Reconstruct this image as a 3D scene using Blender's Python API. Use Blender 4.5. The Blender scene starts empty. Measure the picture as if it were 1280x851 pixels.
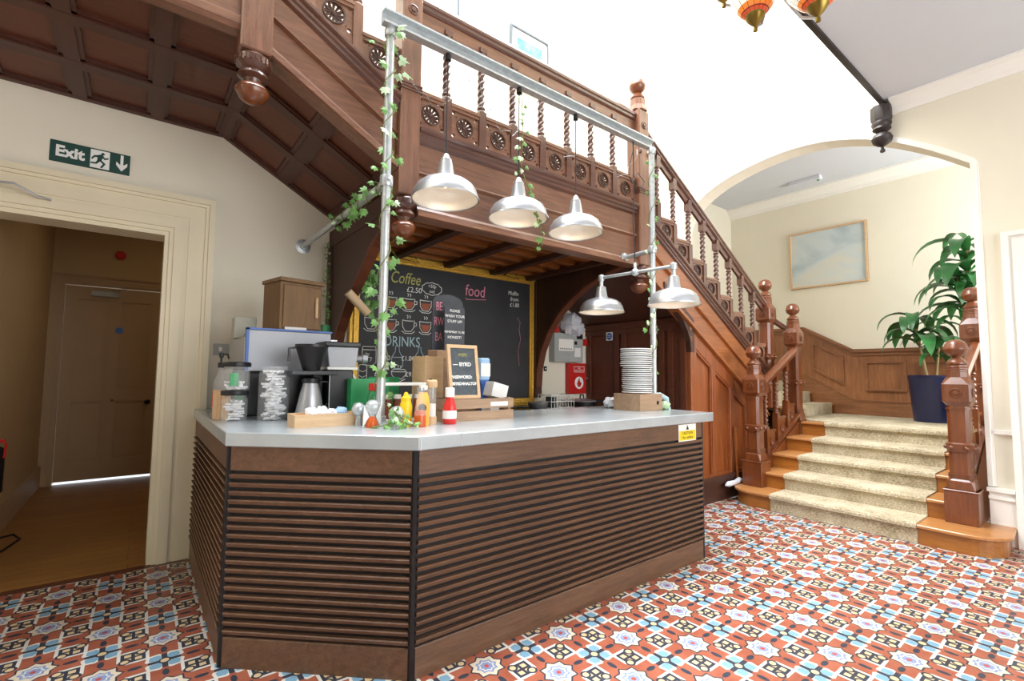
import bpy, math, random
from mathutils import Vector, Matrix
C = bpy.context.scene.collection
PI = math.pi
random.seed(7)

# ------------------------------------------------------------------ materials
def lin(c):
    c = c / 255.0
    return c / 12.92 if c <= 0.04045 else ((c + 0.055) / 1.055) ** 2.4
def rgb(h):
    return (lin(int(h[0:2], 16)), lin(int(h[2:4], 16)), lin(int(h[4:6], 16)), 1.0)

class NT:
    """small wrapper that writes math as nodes"""
    def __init__(s, name):
        s.m = bpy.data.materials.new(name); s.m.use_nodes = True
        s.t = s.m.node_tree; s.t.nodes.clear()
        s.out = s.t.nodes.new('ShaderNodeOutputMaterial')
        s.b = s.t.nodes.new('ShaderNodeBsdfPrincipled')
        s.t.links.new(s.b.outputs[0], s.out.inputs[0])
    def node(s, typ, **k):
        n = s.t.nodes.new(typ)
        for a, v in k.items(): setattr(n, a, v)
        return n
    def put(s, inp, v):
        if isinstance(v, E_): s.t.links.new(v.o, inp)
        elif isinstance(v, bpy.types.NodeSocket): s.t.links.new(v, inp)
        else: inp.default_value = v
    def math(s, op, a, b=None, c=None, clamp=False):
        n = s.node('ShaderNodeMath', operation=op, use_clamp=clamp)
        s.put(n.inputs[0], a)
        if b is not None: s.put(n.inputs[1], b)
        if c is not None: s.put(n.inputs[2], c)
        return E_(s, n.outputs[0])
    def mix(s, f, a, b):
        n = s.node('ShaderNodeMix', data_type='RGBA')
        s.put(n.inputs[0], f); s.put(n.inputs[6], a); s.put(n.inputs[7], b)
        return n.outputs[2]
    def coord(s, kind='Object', scale=(1, 1, 1), rot=(0, 0, 0)):
        tc = s.node('ShaderNodeTexCoord'); mp = s.node('ShaderNodeMapping')
        s.t.links.new(tc.outputs[kind], mp.inputs[0])
        mp.inputs['Scale'].default_value = scale; mp.inputs['Rotation'].default_value = rot
        return mp.outputs[0]
    def noise(s, vec, scale=5, detail=4, rough=0.6, dist=0.0):
        n = s.node('ShaderNodeTexNoise'); s.put(n.inputs['Vector'], vec)
        n.inputs['Scale'].default_value = scale; n.inputs['Detail'].default_value = detail
        n.inputs['Roughness'].default_value = rough; n.inputs['Distortion'].default_value = dist
        return n.outputs[0]
    def ramp(s, f, stops):
        n = s.node('ShaderNodeValToRGB'); s.put(n.inputs[0], f)
        e = n.color_ramp.elements
        while len(e) < len(stops): e.new(0.5)
        for i, (p, c) in enumerate(stops): e[i].position = p; e[i].color = c
        return n.outputs[0]
    def bump(s, h, strength=0.2, dist=0.01):
        n = s.node('ShaderNodeBump'); s.put(n.inputs['Height'], h)
        n.inputs['Strength'].default_value = strength; n.inputs['Distance'].default_value = dist
        s.t.links.new(n.outputs[0], s.b.inputs['Normal'])
    def set(s, **k):
        for a, v in k.items():
            s.put(s.b.inputs[a.replace('_', ' ')], v)
        return s.m
class E_:
    def __init__(s, n, o): s.n = n; s.o = o
    def __add__(s, b): return s.n.math('ADD', s, b)
    def __radd__(s, b): return s.n.math('ADD', s, b)
    def __sub__(s, b): return s.n.math('SUBTRACT', s, b)
    def __rsub__(s, b): return s.n.math('SUBTRACT', b, s)
    def __mul__(s, b): return s.n.math('MULTIPLY', s, b)
    def __rmul__(s, b): return s.n.math('MULTIPLY', s, b)
    def __lt__(s, b): return s.n.math('LESS_THAN', s, b)
    def __gt__(s, b): return s.n.math('GREATER_THAN', s, b)
    def abs(s): return s.n.math('ABSOLUTE', s)
    def max(s, b): return s.n.math('MAXIMUM', s, b)
    def min(s, b): return s.n.math('MINIMUM', s, b)

def plain(name, h, rough=0.5, metal=0.0, var=0.06, vs=12, bump=0.0, **k):
    n = NT(name); c = rgb(h)
    v = n.noise(n.coord(), vs, 3)
    lo = tuple(max(0, x * (1 - var)) for x in c[:3]) + (1,); hi = tuple(min(1, x * (1 + var)) for x in c[:3]) + (1,)
    n.set(Base_Color=n.ramp(v, [(0.3, lo), (0.7, hi)]), Roughness=rough, Metallic=metal, **k)
    if bump: n.bump(v, bump)
    return n.m
def wood(name, dark, light, grain='X', rough=0.35, scale=1.0, knots=0.0, coat=0.0):
    n = NT(name)
    sc = {'X': (1.2, 14, 14), 'Y': (14, 1.2, 14), 'Z': (14, 14, 1.2)}[grain]
    sc = tuple(v * scale for v in sc)
    a = n.noise(n.coord(scale=sc), 2.5, 6, 0.65, 0.6)
    big = n.noise(n.coord(), 1.3, 2, 0.5)
    fine = n.noise(n.coord(scale=tuple(v * 4 for v in sc)), 6, 3, 0.6)
    f = n.math('MULTIPLY_ADD', fine, 0.25, n.math('MULTIPLY_ADD', big, 0.35, n.math('MULTIPLY', a, 0.6)))
    n.set(Base_Color=n.ramp(f, [(0.35, rgb(dark)), (0.8, rgb(light))]),
          Roughness=n.math('MULTIPLY_ADD', a, 0.15, rough - 0.05), Coat_Weight=coat, Coat_Roughness=0.2)
    n.bump(a, 0.08, 0.004)
    return n.m

M = {}
M['wood_x'] = wood('brown oak along', '4e3023', '97694f', 'X', coat=0.25)
M['wood_z'] = wood('brown oak upright', '4c2e22', '94664c', 'Z', coat=0.25)
M['wood_y'] = wood('brown oak across', '5a3620', 'a06b43', 'Y', coat=0.25)
M['red_z'] = wood('reddish oak upright', '5c2b12', 'a55c2d', 'Z', coat=0.35)
M['red_x'] = wood('reddish oak along', '63300f', 'b26a34', 'X', coat=0.3)
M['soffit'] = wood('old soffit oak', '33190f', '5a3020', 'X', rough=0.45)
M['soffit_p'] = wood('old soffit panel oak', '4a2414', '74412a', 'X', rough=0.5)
M['wains'] = wood('wainscot oak', '633a20', 'a87046', 'Z', coat=0.2)
M['dark_z'] = wood('dark bracket oak', '2c1811', '55301f', 'Z', rough=0.5)
M['newel'] = wood('newel oak', '43200f', '874a25', 'Z', rough=0.3, coat=0.5)
M['rail'] = wood('handrail oak', '38201a', '6f4636', 'X', rough=0.28, coat=0.5)
M['tread'] = wood('tread oak', '8a5526', 'c98f55', 'Y', rough=0.35, coat=0.3)
M['riser'] = wood('riser oak', '7a4417', 'b5752f', 'Y', rough=0.35, coat=0.3)
M['counterw'] = wood('counter cladding timber', '412b1d', '7c5a41', 'X', rough=0.42, scale=1.2)
M['plank'] = wood('pale planed timber', 'c29b70', 'e6c79f', 'X', rough=0.6)
M['crate'] = wood('rough crate timber', '846750', 'bb9c7e', 'X', rough=0.7)
M['cab'] = wood('cabinet mango wood', '533b25', '8c6b44', 'Z', rough=0.55, scale=0.8)
M['blackwood'] = wood('black stained oak', '17110f', '302523', 'X', rough=0.45)
M['black'] = plain('black plastic', '15161a', 0.4)
M['blackm'] = plain('black metal', '1c1a1c', 0.45, 0.3)
M['wall'] = plain('cream wall paint', 'e9e3d1', 0.85, var=0.015, vs=3)
M['white'] = plain('white gloss trim paint', 'f3f1ea', 0.45, var=0.015, vs=4)
M['casing'] = plain('cream door casing paint', 'e0d6b9', 0.45, var=0.02, vs=4)
M['ceil'] = plain('white ceiling paint', 'd3d7de', 0.9, var=0.01, vs=3)
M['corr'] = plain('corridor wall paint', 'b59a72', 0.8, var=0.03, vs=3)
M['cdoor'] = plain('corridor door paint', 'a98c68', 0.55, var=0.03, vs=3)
M['galv'] = plain('galvanised steel', 'c0c7ca', 0.38, 0.6, var=0.12, vs=40)
M['alu'] = plain('spun aluminium', 'bfc3c7', 0.32, 0.75, var=0.05, vs=8)
M['alu_in'] = plain('pale metal lining', 'c4c2c0', 0.4, 0.3, var=0.03)
M['steel'] = plain('brushed steel', 'b4b7bd', 0.38, 0.7, var=0.08, vs=6)
M['zinc'] = plain('zinc worktop', 'b4bcc0', 0.24, 0.35, var=0.10, vs=4)
M['gold'] = plain('gilt frame', 'd9ab43', 0.35, 0.5, var=0.25, vs=60, bump=0.5)
M['slate'] = plain('chalkboard slate', '26272b', 0.6, var=0.3, vs=3)
M['slate2'] = plain('small chalkboard slate', '3b4048', 0.6, var=0.25, vs=5)
M['storage'] = plain('pale grey green card', 'b4b5a6', 0.7)
M['chalk'] = plain('white chalk', 'e6e6e0', 0.9)
M['chalkp'] = plain('pink chalk', 'd98aa0', 0.9)
M['chalky'] = plain('yellow green chalk', 'b9b86a', 0.9)
M['chalkb'] = plain('pale blue chalk', 'a9c4cc', 0.9)
M['chalkr'] = plain('brown chalk', '9c5a45', 0.9)
M['paper'] = plain('white paper', 'e9e8e6', 0.7, var=0.04, vs=20)
M['signg'] = plain('sign green', '0d4238', 0.5)
M['signw'] = plain('sign white', 'f0f2ee', 0.5, var=0.01)
M['red'] = plain('red enamel', 'bf2420', 0.35)
M['ketchup'] = plain('ketchup red', 'd32d28', 0.3)
M['mustard'] = plain('mustard yellow', 'f1c416', 0.35)
M['yellow'] = plain('warning yellow', 'f2d21c', 0.5)
M['green'] = plain('green card', '2f9a5c', 0.5)
M['greend'] = plain('dark green plastic', '0f6a3a', 0.45)
M['blue'] = plain('blue plastic', '2f5fae', 0.4)
M['lblue'] = plain('light blue label', '9fc3e6', 0.5)
M['china'] = plain('white china', 'f3f4f4', 0.18, var=0.01)
M['navy'] = plain('navy glazed pot', '1c2142', 0.3, var=0.1)
M['soil'] = plain('potting soil', '2c2018', 0.95, var=0.3, vs=60)
M['leaf'] = plain('glossy dark leaf', '2f6a34', 0.35, var=0.35, vs=9)
M['panel'] = plain('satin steel sheet', '9fa2a8', 0.5, 0.35, var=0.04, vs=4)
M['ivy'] = plain('ivy leaf', '6a9a50', 0.5, var=0.35, vs=14)
M['ivyp'] = plain('pale ivy leaf', 'b4cfa6', 0.5, var=0.2, vs=14)
M['stem'] = plain('green brown stem', '6f7a3c', 0.7)
M['trunk'] = plain('cane stem', '8d7a52', 0.8)
M['grey'] = plain('grey panel enamel', 'a9aca9', 0.5)
M['brass'] = plain('aged brass', '8a7434', 0.35, 0.8, var=0.2)
M['amber'] = plain('amber sauce', 'c4561a', 0.3)
M['brownj'] = plain('brown jar contents', '7a3a20', 0.5, var=0.3)
M['orangej'] = plain('orange juice', 'f0b04a', 0.35)
M['card'] = plain('cardboard tube', 'cdb391', 0.8)
M['bag'] = plain('crumpled white plastic bag', 'd9dbe2', 0.4, var=0.1, vs=20, bump=0.6)
M['sachet'] = plain('white sugar sachets', 'f0f0f2', 0.6, var=0.12, vs=30)
M['cord'] = plain('dark cord', '2a2a30', 0.6)
M['wire'] = plain('silver fairy wire', '8d8f8a', 0.4, 0.6)
M['felt'] = plain('grey felt board', '5a6268', 0.9, var=0.2, vs=40)
def glass(name, h, rough=0.03, alpha=0.35):
    n = NT(name)
    return n.set(Base_Color=rgb(h), Roughness=rough, Alpha=alpha, IOR=1.45)
M['glass'] = glass('clear glass', 'eef3f4', alpha=0.16)
M['gglass'] = glass('green glass', '3f8a58', alpha=0.85)
M['bulb'] = NT('warm lamp glow').set(Base_Color=rgb('fff0d8'), Emission_Color=rgb('ffd6a0'), Emission_Strength=1.6)

# art prints
def art(name, a, b, c, sc=1.5):
    n = NT(name)
    v = n.noise(n.coord(scale=(1, 1, 1.6)), sc, 3, 0.5, 0.4)
    n.set(Base_Color=n.ramp(v, [(0.35, rgb(a)), (0.5, rgb(b)), (0.62, rgb(c))]), Roughness=0.35)
    return n.m
M['art1'] = art('pale blue watercolour', 'aebfc4', 'c8d4d6', 'd5d6cc')
M['art2'] = art('blue sea print', '1f5a86', '3f80aa', '6a9c9c', 4)

# carpet: ribbed sisal
n = NT('sisal carpet')
w = n.noise(n.coord(scale=(60, 25, 60)), 2.4, 2, 0.6)
bg = n.noise(n.coord(), 5, 3)
f = n.math('MULTIPLY_ADD', bg, 0.35, n.math('MULTIPLY', w, 0.7))
n.set(Base_Color=n.ramp(f, [(0.38, rgb('8c7c5e')), (0.66, rgb('d2c6aa'))]), Roughness=0.95)
n.bump(w, 0.7, 0.01)
M['carpet'] = n.m

# floorboards of the corridor
n = NT('pine floorboards')
br = n.node('ShaderNodeTexBrick'); n.put(br.inputs['Vector'], n.coord(rot=(0, 0, 0)))
br.inputs['Scale'].default_value = 1; br.inputs['Brick Width'].default_value = 2.6; br.inputs['Row Height'].default_value = 0.12
br.inputs['Mortar Size'].default_value = 0.003; br.inputs['Color1'].default_value = rgb('a3743a'); br.inputs['Color2'].default_value = rgb('86582a')
br.inputs['Mortar'].default_value = rgb('3a2412')
g = n.noise(n.coord(scale=(2, 20, 1)), 3, 5)
n.set(Base_Color=n.mix(0.45, br.outputs[0], n.ramp(g, [(0.3, rgb('6f4820')), (0.7, rgb('b5854a'))])), Roughness=0.4)
M['boards'] = n.m

# tiled floor: star medallions, blue crosses and dice squares on red clay
def tile_floor():
    n = NT('encaustic floor tiles')
    tc = n.node('ShaderNodeTexCoord'); sp = n.node('ShaderNodeSeparateXYZ'); n.t.links.new(tc.outputs['Object'], sp.inputs[0])
    U = 0.2345
    x = (E_(n, sp.outputs[0]) - 1.567) * (1 / U); y = (E_(n, sp.outputs[1]) - 1.889) * (1 / U)
    X = n.math('PINGPONG', x, 1.0); Y = n.math('PINGPONG', y, 1.0)
    # fold the second cross at (1,1) onto (0,0)
    s = (X + Y) > 1.0
    X = X + s * (1.0 - 2.0 * X); Y = Y + s * (1.0 - 2.0 * Y)
    # now medallion at (1,0) and (0,1): fold on the diagonal so it is at (1,0)
    A = X.max(Y); B = X.min(Y)
    col = rgb('a8492f')
    nz = n.noise(n.coord(), 9, 3)
    base = n.ramp(nz, [(0.3, rgb('96503c')), (0.7, rgb('ad654d'))])
    k = n.node('ShaderNodeTexWhiteNoise', noise_dimensions='2D')
    dark = rgb('343a47'); white = rgb('dad8cf'); cream = rgb('d9c095'); blue = rgb('7ba6bf'); lil = rgb('8496bd')
    red = rgb('b9503f')
    def over(c, m, top): return n.mix(m, c, top)
    c = base
    # joint lines
    g1 = ((A - B).abs() < 0.0)  # placeholder zero
    # dark ellipse between cross and medallion
    e = n.math('POWER', (A - 0.47) * (1 / 0.12), 2.0) + n.math('POWER', B * (1 / 0.055), 2.0)
    c = over(c, e < 1.0, dark)
    # dice at (.5,.5)
    dx = A - 0.5; dy = B - 0.5
    ch = dx.abs().max(dy.abs())
    side = (dx * dy) < -0.030
    whitebar = (ch < 0.26) * (1.0 - side)
    c = over(c, whitebar, white)
    c = over(c, ch < 0.20, dark)
    q = (dx.abs() - 0.085).abs().max((dy.abs() - 0.085).abs())
    c = over(c, q < 0.055, cream)
    # round ends toward the medallions
    r1 = n.math('POWER', dx.abs() - 0.135, 2.0) + n.math('POWER', dy.abs() - 0.135, 2.0)
    off = (dx * dy) < 0.0
    c = over(c, (r1 < 0.0110) * off, dark)
    c = over(c, (r1 < 0.0040) * off, cream)
    # cross at (0,0): petals along the diagonals
    u = (X + Y) * 0.7071; v = ((X - Y) * 0.7071).abs()
    pw = (v < 0.165) * (v < (u * 0.95)) * (v < (0.40 - u) * 1.5)
    c = over(c, pw, white)
    pb = (v < 0.11) * (v < (u - 0.07) * 0.9) * (v < (0.335 - u) * 1.3)
    c = over(c, pb, blue)
    xa = (B < 0.05) * (A < 0.27) * (B < (A + 0.04) * 0.35)
    c = over(c, xa, dark)
    rr = n.math('POWER', X, 2.0) + n.math('POWER', Y, 2.0)
    c = over(c, rr < 0.012, dark)
    c = over(c, rr < 0.005, cream)
    # medallion at (1,0): 8 pointed star
    mx = 1.0 - A; my = B
    sq = mx.max(my); dm = (mx + my) * 0.7071
    st = sq.min(dm)
    c = over(c, st < 0.272, dark)
    c = over(c, st < 0.24, n.mix(0.5, cream, white))
    c = over(c, st < 0.165, lil)
    c = over(c, st < 0.125, white)
    c = over(c, st < 0.10, lil)
    c = over(c, st < 0.04, red)
    # plain border strip beside the walls is part of the floor
    wy = E_(n, sp.outputs[1])
    edge = wy > 4.17
    c = over(c, edge, rgb('5f3524'))
    dirt = n.noise(n.coord(), 2.2, 5, 0.65)
    dm2 = n.ramp(dirt, [(0.3, (0.80, 0.78, 0.76, 1)), (0.65, (1, 1, 1, 1))])
    mul = n.node('ShaderNodeMix', data_type='RGBA', blend_type='MULTIPLY'); mul.inputs[0].default_value = 1
    n.put(mul.inputs[6], c); n.put(mul.inputs[7], dm2)
    n.set(Base_Color=mul.outputs[2], Roughness=n.math('MULTIPLY_ADD', dirt, 0.3, 0.22))
    n.bump(dirt, 0.05, 0.01)
    return n.m
M['tiles'] = tile_floor()

# ------------------------------------------------------------------ mesh tools
class MB:
    def __init__(s): s.v = []; s.f = []; s.sm = []; s.mi = []; s.cur = 0
    def add(s, vs, fs, smooth=False, mi=None):
        o = len(s.v); s.v += [Vector(p) for p in vs]
        for f in fs: s.f.append([i + o for i in f]); s.sm.append(smooth); s.mi.append(s.cur if mi is None else mi)
        return s
    def box(s, a, b, rot=None, piv=None):
        x0, y0, z0 = a; x1, y1, z1 = b
        vs = [Vector(p) for p in ((x0, y0, z0), (x1, y0, z0), (x1, y1, z0), (x0, y1, z0), (x0, y0, z1), (x1, y0, z1), (x1, y1, z1), (x0, y1, z1))]
        if rot is not None:
            pv = Vector(piv) if piv is not None else sum(vs, Vector()) / 8
            vs = [pv + rot @ (p - pv) for p in vs]
        return s.add(vs, [(0, 3, 2, 1), (4, 5, 6, 7), (0, 1, 5, 4), (1, 2, 6, 5), (2, 3, 7, 6), (3, 0, 4, 7)])
    def cbox(s, c, d, rot=None):
        c = Vector(c); d = Vector(d) / 2
        return s.box(c - d, c + d, rot)
    def prism(s, poly, o, U, V, W, smooth=False):
        """poly in (u,v) extruded by vector W"""
        o = Vector(o); U = Vector(U); V = Vector(V); W = Vector(W)
        a = [o + U * p[0] + V * p[1] for p in poly]; b = [p + W for p in a]; n = len(a)
        fs = [tuple(range(n))[::-1], tuple(range(n, 2 * n))] + [(i, (i + 1) % n, (i + 1) % n + n, i + n) for i in range(n)]
        return s.add(a + b, fs, smooth)
    def tube(s, pts, r, n=8, caps=True, smooth=True):
        pts = [Vector(p) for p in pts]; k = len(pts)
        rs = r if isinstance(r, (list, tuple)) else [r] * k
        rings = []; ref = None
        for i, p in enumerate(pts):
            t = (pts[min(i + 1, k - 1)] - pts[max(i - 1, 0)]).normalized()
            if ref is None: ref = t.orthogonal().normalized()
            ref = (ref - t * ref.dot(t))
            ref = ref.normalized() if ref.length > 1e-6 else t.orthogonal().normalized()
            bt = t.cross(ref)
            rings.append([p + (ref * math.cos(2 * PI * j / n) + bt * math.sin(2 * PI * j / n)) * rs[i] for j in range(n)])
        vs = [q for ring in rings for q in ring]
        fs = [(i * n + j, i * n + (j + 1) % n, (i + 1) * n + (j + 1) % n, (i + 1) * n + j) for i in range(k - 1) for j in range(n)]
        s.add(vs, fs, smooth)
        if caps: s.add(rings[0], [tuple(range(n))[::-1]]); s.add(rings[-1], [tuple(range(n))])
        return s
    def lathe(s, prof, c, n=24, ax=(0, 0, 1), smooth=True, twist=None, caps=True, ph=0.0):
        """prof: (r, h) along axis from c"""
        c = Vector(c); az = Vector(ax).normalized()
        ux = az.orthogonal().normalized() if abs(az.z) < 0.999 else Vector((1, 0, 0)); uy = az.cross(ux)
        vs = []
        for r, h in prof:
            for j in range(n):
                a = 2 * PI * j / n + ph
                rr = r if twist is None else twist(r, h, a)
                vs.append(c + az * h + (ux * math.cos(a) + uy * math.sin(a)) * rr)
        k = len(prof)
        fs = [(i * n + j, i * n + (j + 1) % n, (i + 1) * n + (j + 1) % n, (i + 1) * n + j) for i in range(k - 1) for j in range(n)]
        if caps:
            if prof[0][0] > 1e-5: fs.append(tuple(range(n))[::-1])
            if prof[-1][0] > 1e-5: fs.append(tuple(range((k - 1) * n, k * n)))
        return s.add(vs, fs, smooth)
    def ball(s, c, r, n=16, m=10, sz=1.0):
        return s.lathe([(max(1e-6, r * math.sin(PI * i / m)), -r * sz * math.cos(PI * i / m)) for i in range(m + 1)], c, n)
    def build(s, name, mat, parent=None, bevel=0.0, ang=35):
        off = Vector((0, 0, 0)); p = parent
        while p is not None: off += Vector(p.location); p = p.parent
        me = bpy.data.meshes.new(name)
        me.from_pydata([tuple(q - off) for q in s.v], [], s.f)
        mats = mat if isinstance(mat, (list, tuple)) else [mat]
        for m in mats: me.materials.append(m)
        for i, pl in enumerate(me.polygons):
            pl.use_smooth = s.sm[i]; pl.material_index = min(s.mi[i], len(mats) - 1)
        me.validate(); me.update()
        if any(s.sm): me.set_sharp_from_angle(angle=math.radians(ang))
        o = bpy.data.objects.new(name, me); C.objects.link(o)
        if parent is not None: o.parent = parent
        if bevel:
            b = o.modifiers.new('bevel', 'BEVEL'); b.width = bevel; b.segments = 1; b.limit_method = 'ANGLE'; b.angle_limit = math.radians(50)
        return o
def rz(a): return Matrix.Rotation(a, 3, 'Z')
def thing(name, label, cat, loc=(0, 0, 0), group=None):
    o = bpy.data.objects.new(name, None); C.objects.link(o); o.location = loc; o.empty_display_size = 0.1
    o['label'] = label; o['category'] = cat
    if group: o['group'] = group
    return o
def tag(o, label, cat, group=None):
    o['label'] = label; o['category'] = cat
    if group: o['group'] = group
    return o
def struct(name, mb, mat, bevel=0.0):
    o = mb.build(name, mat, None, bevel); o['kind'] = 'structure'; return o
def dup(root, loc, label=None, group=None):
    r = root.copy(); C.objects.link(r); r.location = loc
    if label: r['label'] = label
    if group: r['group'] = group
    for ch in list(root.children):
        c = ch.copy(); C.objects.link(c); c.parent = r
        for g in list(ch.children):
            d = g.copy(); C.objects.link(d); d.parent = c
    return r
def text(name, body, size, M4, mat, parent=None, depth=0.0006, align='CENTER', sx=1.0, shear=0.0, sp=1.0, bold=0.0):
    """lettering as a mesh; M4 maps text plane (x right, y up, z towards reader)"""
    cu = bpy.data.curves.new(name, 'FONT'); cu.body = body; cu.size = size; cu.extrude = depth
    cu.align_x = align; cu.align_y = 'CENTER'; cu.shear = shear; cu.space_character = sp; cu.resolution_u = 3; cu.offset = bold
    tmp = bpy.data.objects.new(name, cu); C.objects.link(tmp)
    bpy.context.view_layer.update()
    me = bpy.data.meshes.new_from_object(tmp.evaluated_get(bpy.context.evaluated_depsgraph_get()))
    bpy.data.objects.remove(tmp)
    off = Vector((0, 0, 0)); p = parent
    while p is not None: off += Vector(p.location); p = p.parent
    for v in me.vertices: v.co = (M4 @ Vector((v.co.x * sx, v.co.y, v.co.z))) - off
    me.materials.clear(); me.materials.append(mat); me.update(); me.name = name
    o = bpy.data.objects.new(name, me); C.objects.link(o)
    if parent is not None: o.parent = parent
    return o
def facing(o, ux, uz=(0, 0, 1)):
    """matrix for a plate at o, x axis ux, up uz"""
    ux = Vector(ux).normalized(); uz = Vector(uz).normalized(); n = ux.cross(uz)
    m = Matrix((ux, uz, n)).transposed().to_4x4(); m.translation = Vector(o)
    return m
FY = lambda x, y, z: facing((x, y, z), (1, 0, 0))      # lettering read from the -Y side
# facing(-Y): x cross z = -y  -> towards reader
def frame_box(mb, x0, x1, z0, z1, y, w, d, bead=None):
    """rectangular picture frame in a plane y=const, towards -y"""
    mb.box((x0, y - d, z0), (x1, y, z0 + w)); mb.box((x0, y - d, z1 - w), (x1, y, z1))
    mb.box((x0, y - d, z0 + w), (x0 + w, y, z1 - w)); mb.box((x1 - w, y - d, z0 + w), (x1, y, z1 - w))
    return mb

YW = 4.25      # back wall face
YF = 2.78      # face of the timber gallery and stair
XA = 5.60      # arch wall face
XL = 8.20      # far wall of the landing
TOP = 9.5
# ------------------------------------------------------------------ the setting
struct('floor', MB().box((-4.5, -4.0, -0.06), (8.3, 4.25, 0.0)), M['tiles'])
struct('floor_corridor', MB().box((-3.2, 4.25, -0.06), (1.6, 7.75, 0.0)), M['boards'])
b = MB()
b.box((-4.5, YW, 0), (-1.45, YW + 0.2, TOP)); b.box((0.127, YW, 0), (8.4, YW + 0.2, TOP)); b.box((-1.45, YW, 2.35), (0.127, YW + 0.2, TOP))
struct('wall_back', b, M['wall'])
struct('wall_left', MB().box((-4.7, -4.2, 0), (-4.5, YW + 0.2, TOP)), M['wall'])
struct('wall_front', MB().box((-4.5, -4.2, 0), (XA + 0.2, -4.0, TOP)), M['wall'])
b = MB(); b.box((-4.5, 4.45, 3.4), (-0.98, 4.5, 3.5))
# arch wall
ARC = []
AP = [(0.77, 3.19), (0.92, 3.315), (1.06, 3.425), (1.40, 3.64), (1.80, 3.79), (2.16, 3.84), (2.55, 3.82), (2.93, 3.745), (3.20, 3.64), (3.40, 3.50), (3.52, 3.36), (3.56, 3.22)]
for i in range(33):
    y_ = 0.77 + 2.79 * (1 - math.cos(PI * i / 32)) / 2
    for (a_, b_) in zip(AP[:-1], AP[1:]):
        if a_[0] - 1e-6 <= y_ <= b_[0] + 1e-6:
            k_ = AP.index(a_); p0 = AP[max(0, k_ - 1)]; p3 = AP[min(len(AP) - 1, k_ + 2)]
            q_ = (y_ - a_[0]) / (b_[0] - a_[0]); h_ = b_[0] - a_[0]
            m0 = (b_[1] - p0[1]) / max(1e-6, b_[0] - p0[0]) * h_; m1 = (p3[1] - a_[1]) / max(1e-6, p3[0] - a_[0]) * h_
            z_ = (2*q_**3 - 3*q_**2 + 1) * a_[1] + (q_**3 - 2*q_**2 + q_) * m0 + (-2*q_**3 + 3*q_**2) * b_[1] + (q_**3 - q_**2) * m1
            ARC.append((y_, z_)); break
b = MB()
T = 0.22
def wq(y0, za, y1, zb, zt=TOP):
    b.add([(XA, y0, za), (XA, y1, zb), (XA, y1, zt), (XA, y0, zt), (XA + T, y0, za), (XA + T, y1, zb), (XA + T, y1, zt), (XA + T, y0, zt)],
          [(0, 3, 2, 1), (4, 5, 6, 7), (0, 1, 5, 4), (2, 3, 7, 6)])
for i in range(32): wq(ARC[i][0], ARC[i][1], ARC[i + 1][0], ARC[i + 1][1])
b.box((XA, -4.0, 0), (XA + T, -0.45, TOP)); b.box((XA, 0.47, 0), (XA + T, 0.77, TOP)); b.box((XA, -0.45, 2.40), (XA + T, 0.47, TOP))
b.box((XA, 3.56, 0), (XA + T, YW, TOP))
struct('wall_right', b, M['wall'])
# landing beyond the arch
struct('wall_landing', MB().box((XL, -1.2, 0), (XL + 0.15, 4.45, 4.6)), M['wall'])
struct('wall_landing_side', MB().box((XA + T, -1.3, 0), (XL + 0.15, -1.2, 4.6)), M['wall'])
struct('ceiling_landing', MB().box((XA + T, -1.2, 4.25), (XL + 0.15, YW, 4.35)), M['ceil'])
b = MB()
cor = [(0, 0), (0, -0.17), (-0.03, -0.17), (-0.04, -0.12), (-0.10, -0.05), (-0.15, -0.03), (-0.15, 0)]
b.prism(cor, (XL, -1.2, 4.25), (1, 0, 0), (0, 0, 1), (0, 5.45, 0))
struct('trim_2', b, M['white'])
# low ceiling over the hall with its cornice
struct('ceiling', MB().box((-4.5, -4.0, 3.98), (XA, 1.33, 4.2)), M['ceil'])
b = MB(); b.prism([(0, 0), (0, -0.13), (-0.02, -0.13), (-0.035, -0.09), (-0.08, -0.04), (-0.12, -0.02), (-0.12, 0)], (XA, -4.0, 3.98), (1, 0, 0), (0, 0, 1), (0, 5.29, 0))
struct('trim_3', b, M['white'])
# arch moulding
b = MB()
path = [(0.77, 0.46)] + [(0.77, 3.0)] + ARC + [(3.56, 3.0), (3.56, 1.5)]
def sweep(b, path, w, d, x):
    k = len(path); P2 = [Vector((p[0], p[1])) for p in path]
    rings = []
    for i in range(k):
        t = (P2[min(i + 1, k - 1)] - P2[max(i - 1, 0)]).normalized(); nrm = Vector((-t.y, t.x))
        # outward from the opening
        cn = Vector((2.165, 2.0)) - P2[i]
        if nrm.dot(cn) > 0: nrm = -nrm
        a = P2[i]; c1 = a + nrm * w
        rings.append([(x + 0.004, a.x, a.y), (x - d, a.x, a.y), (x - d, a.x + nrm.x * w * 0.6, a.y + nrm.y * w * 0.6), (x - d * 0.45, c1.x - nrm.x * w * 0.3, c1.y - nrm.y * w * 0.3), (x - d * 0.45, c1.x, c1.y), (x + 0.004, c1.x, c1.y)])
    n = 6
    b.add([q for r in rings for q in r], [(i * n + j, i * n + (j + 1) % n, (i + 1) * n + (j + 1) % n, (i + 1) * n + j) for i in range(k - 1) for j in range(n)])
    b.add(rings[0], [tuple(range(6))]); b.add(rings[-1], [tuple(range(6))[::-1]])
sweep(b, path, 0.05, 0.03, XA)
struct('trim_1', b, M['white'])
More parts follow.
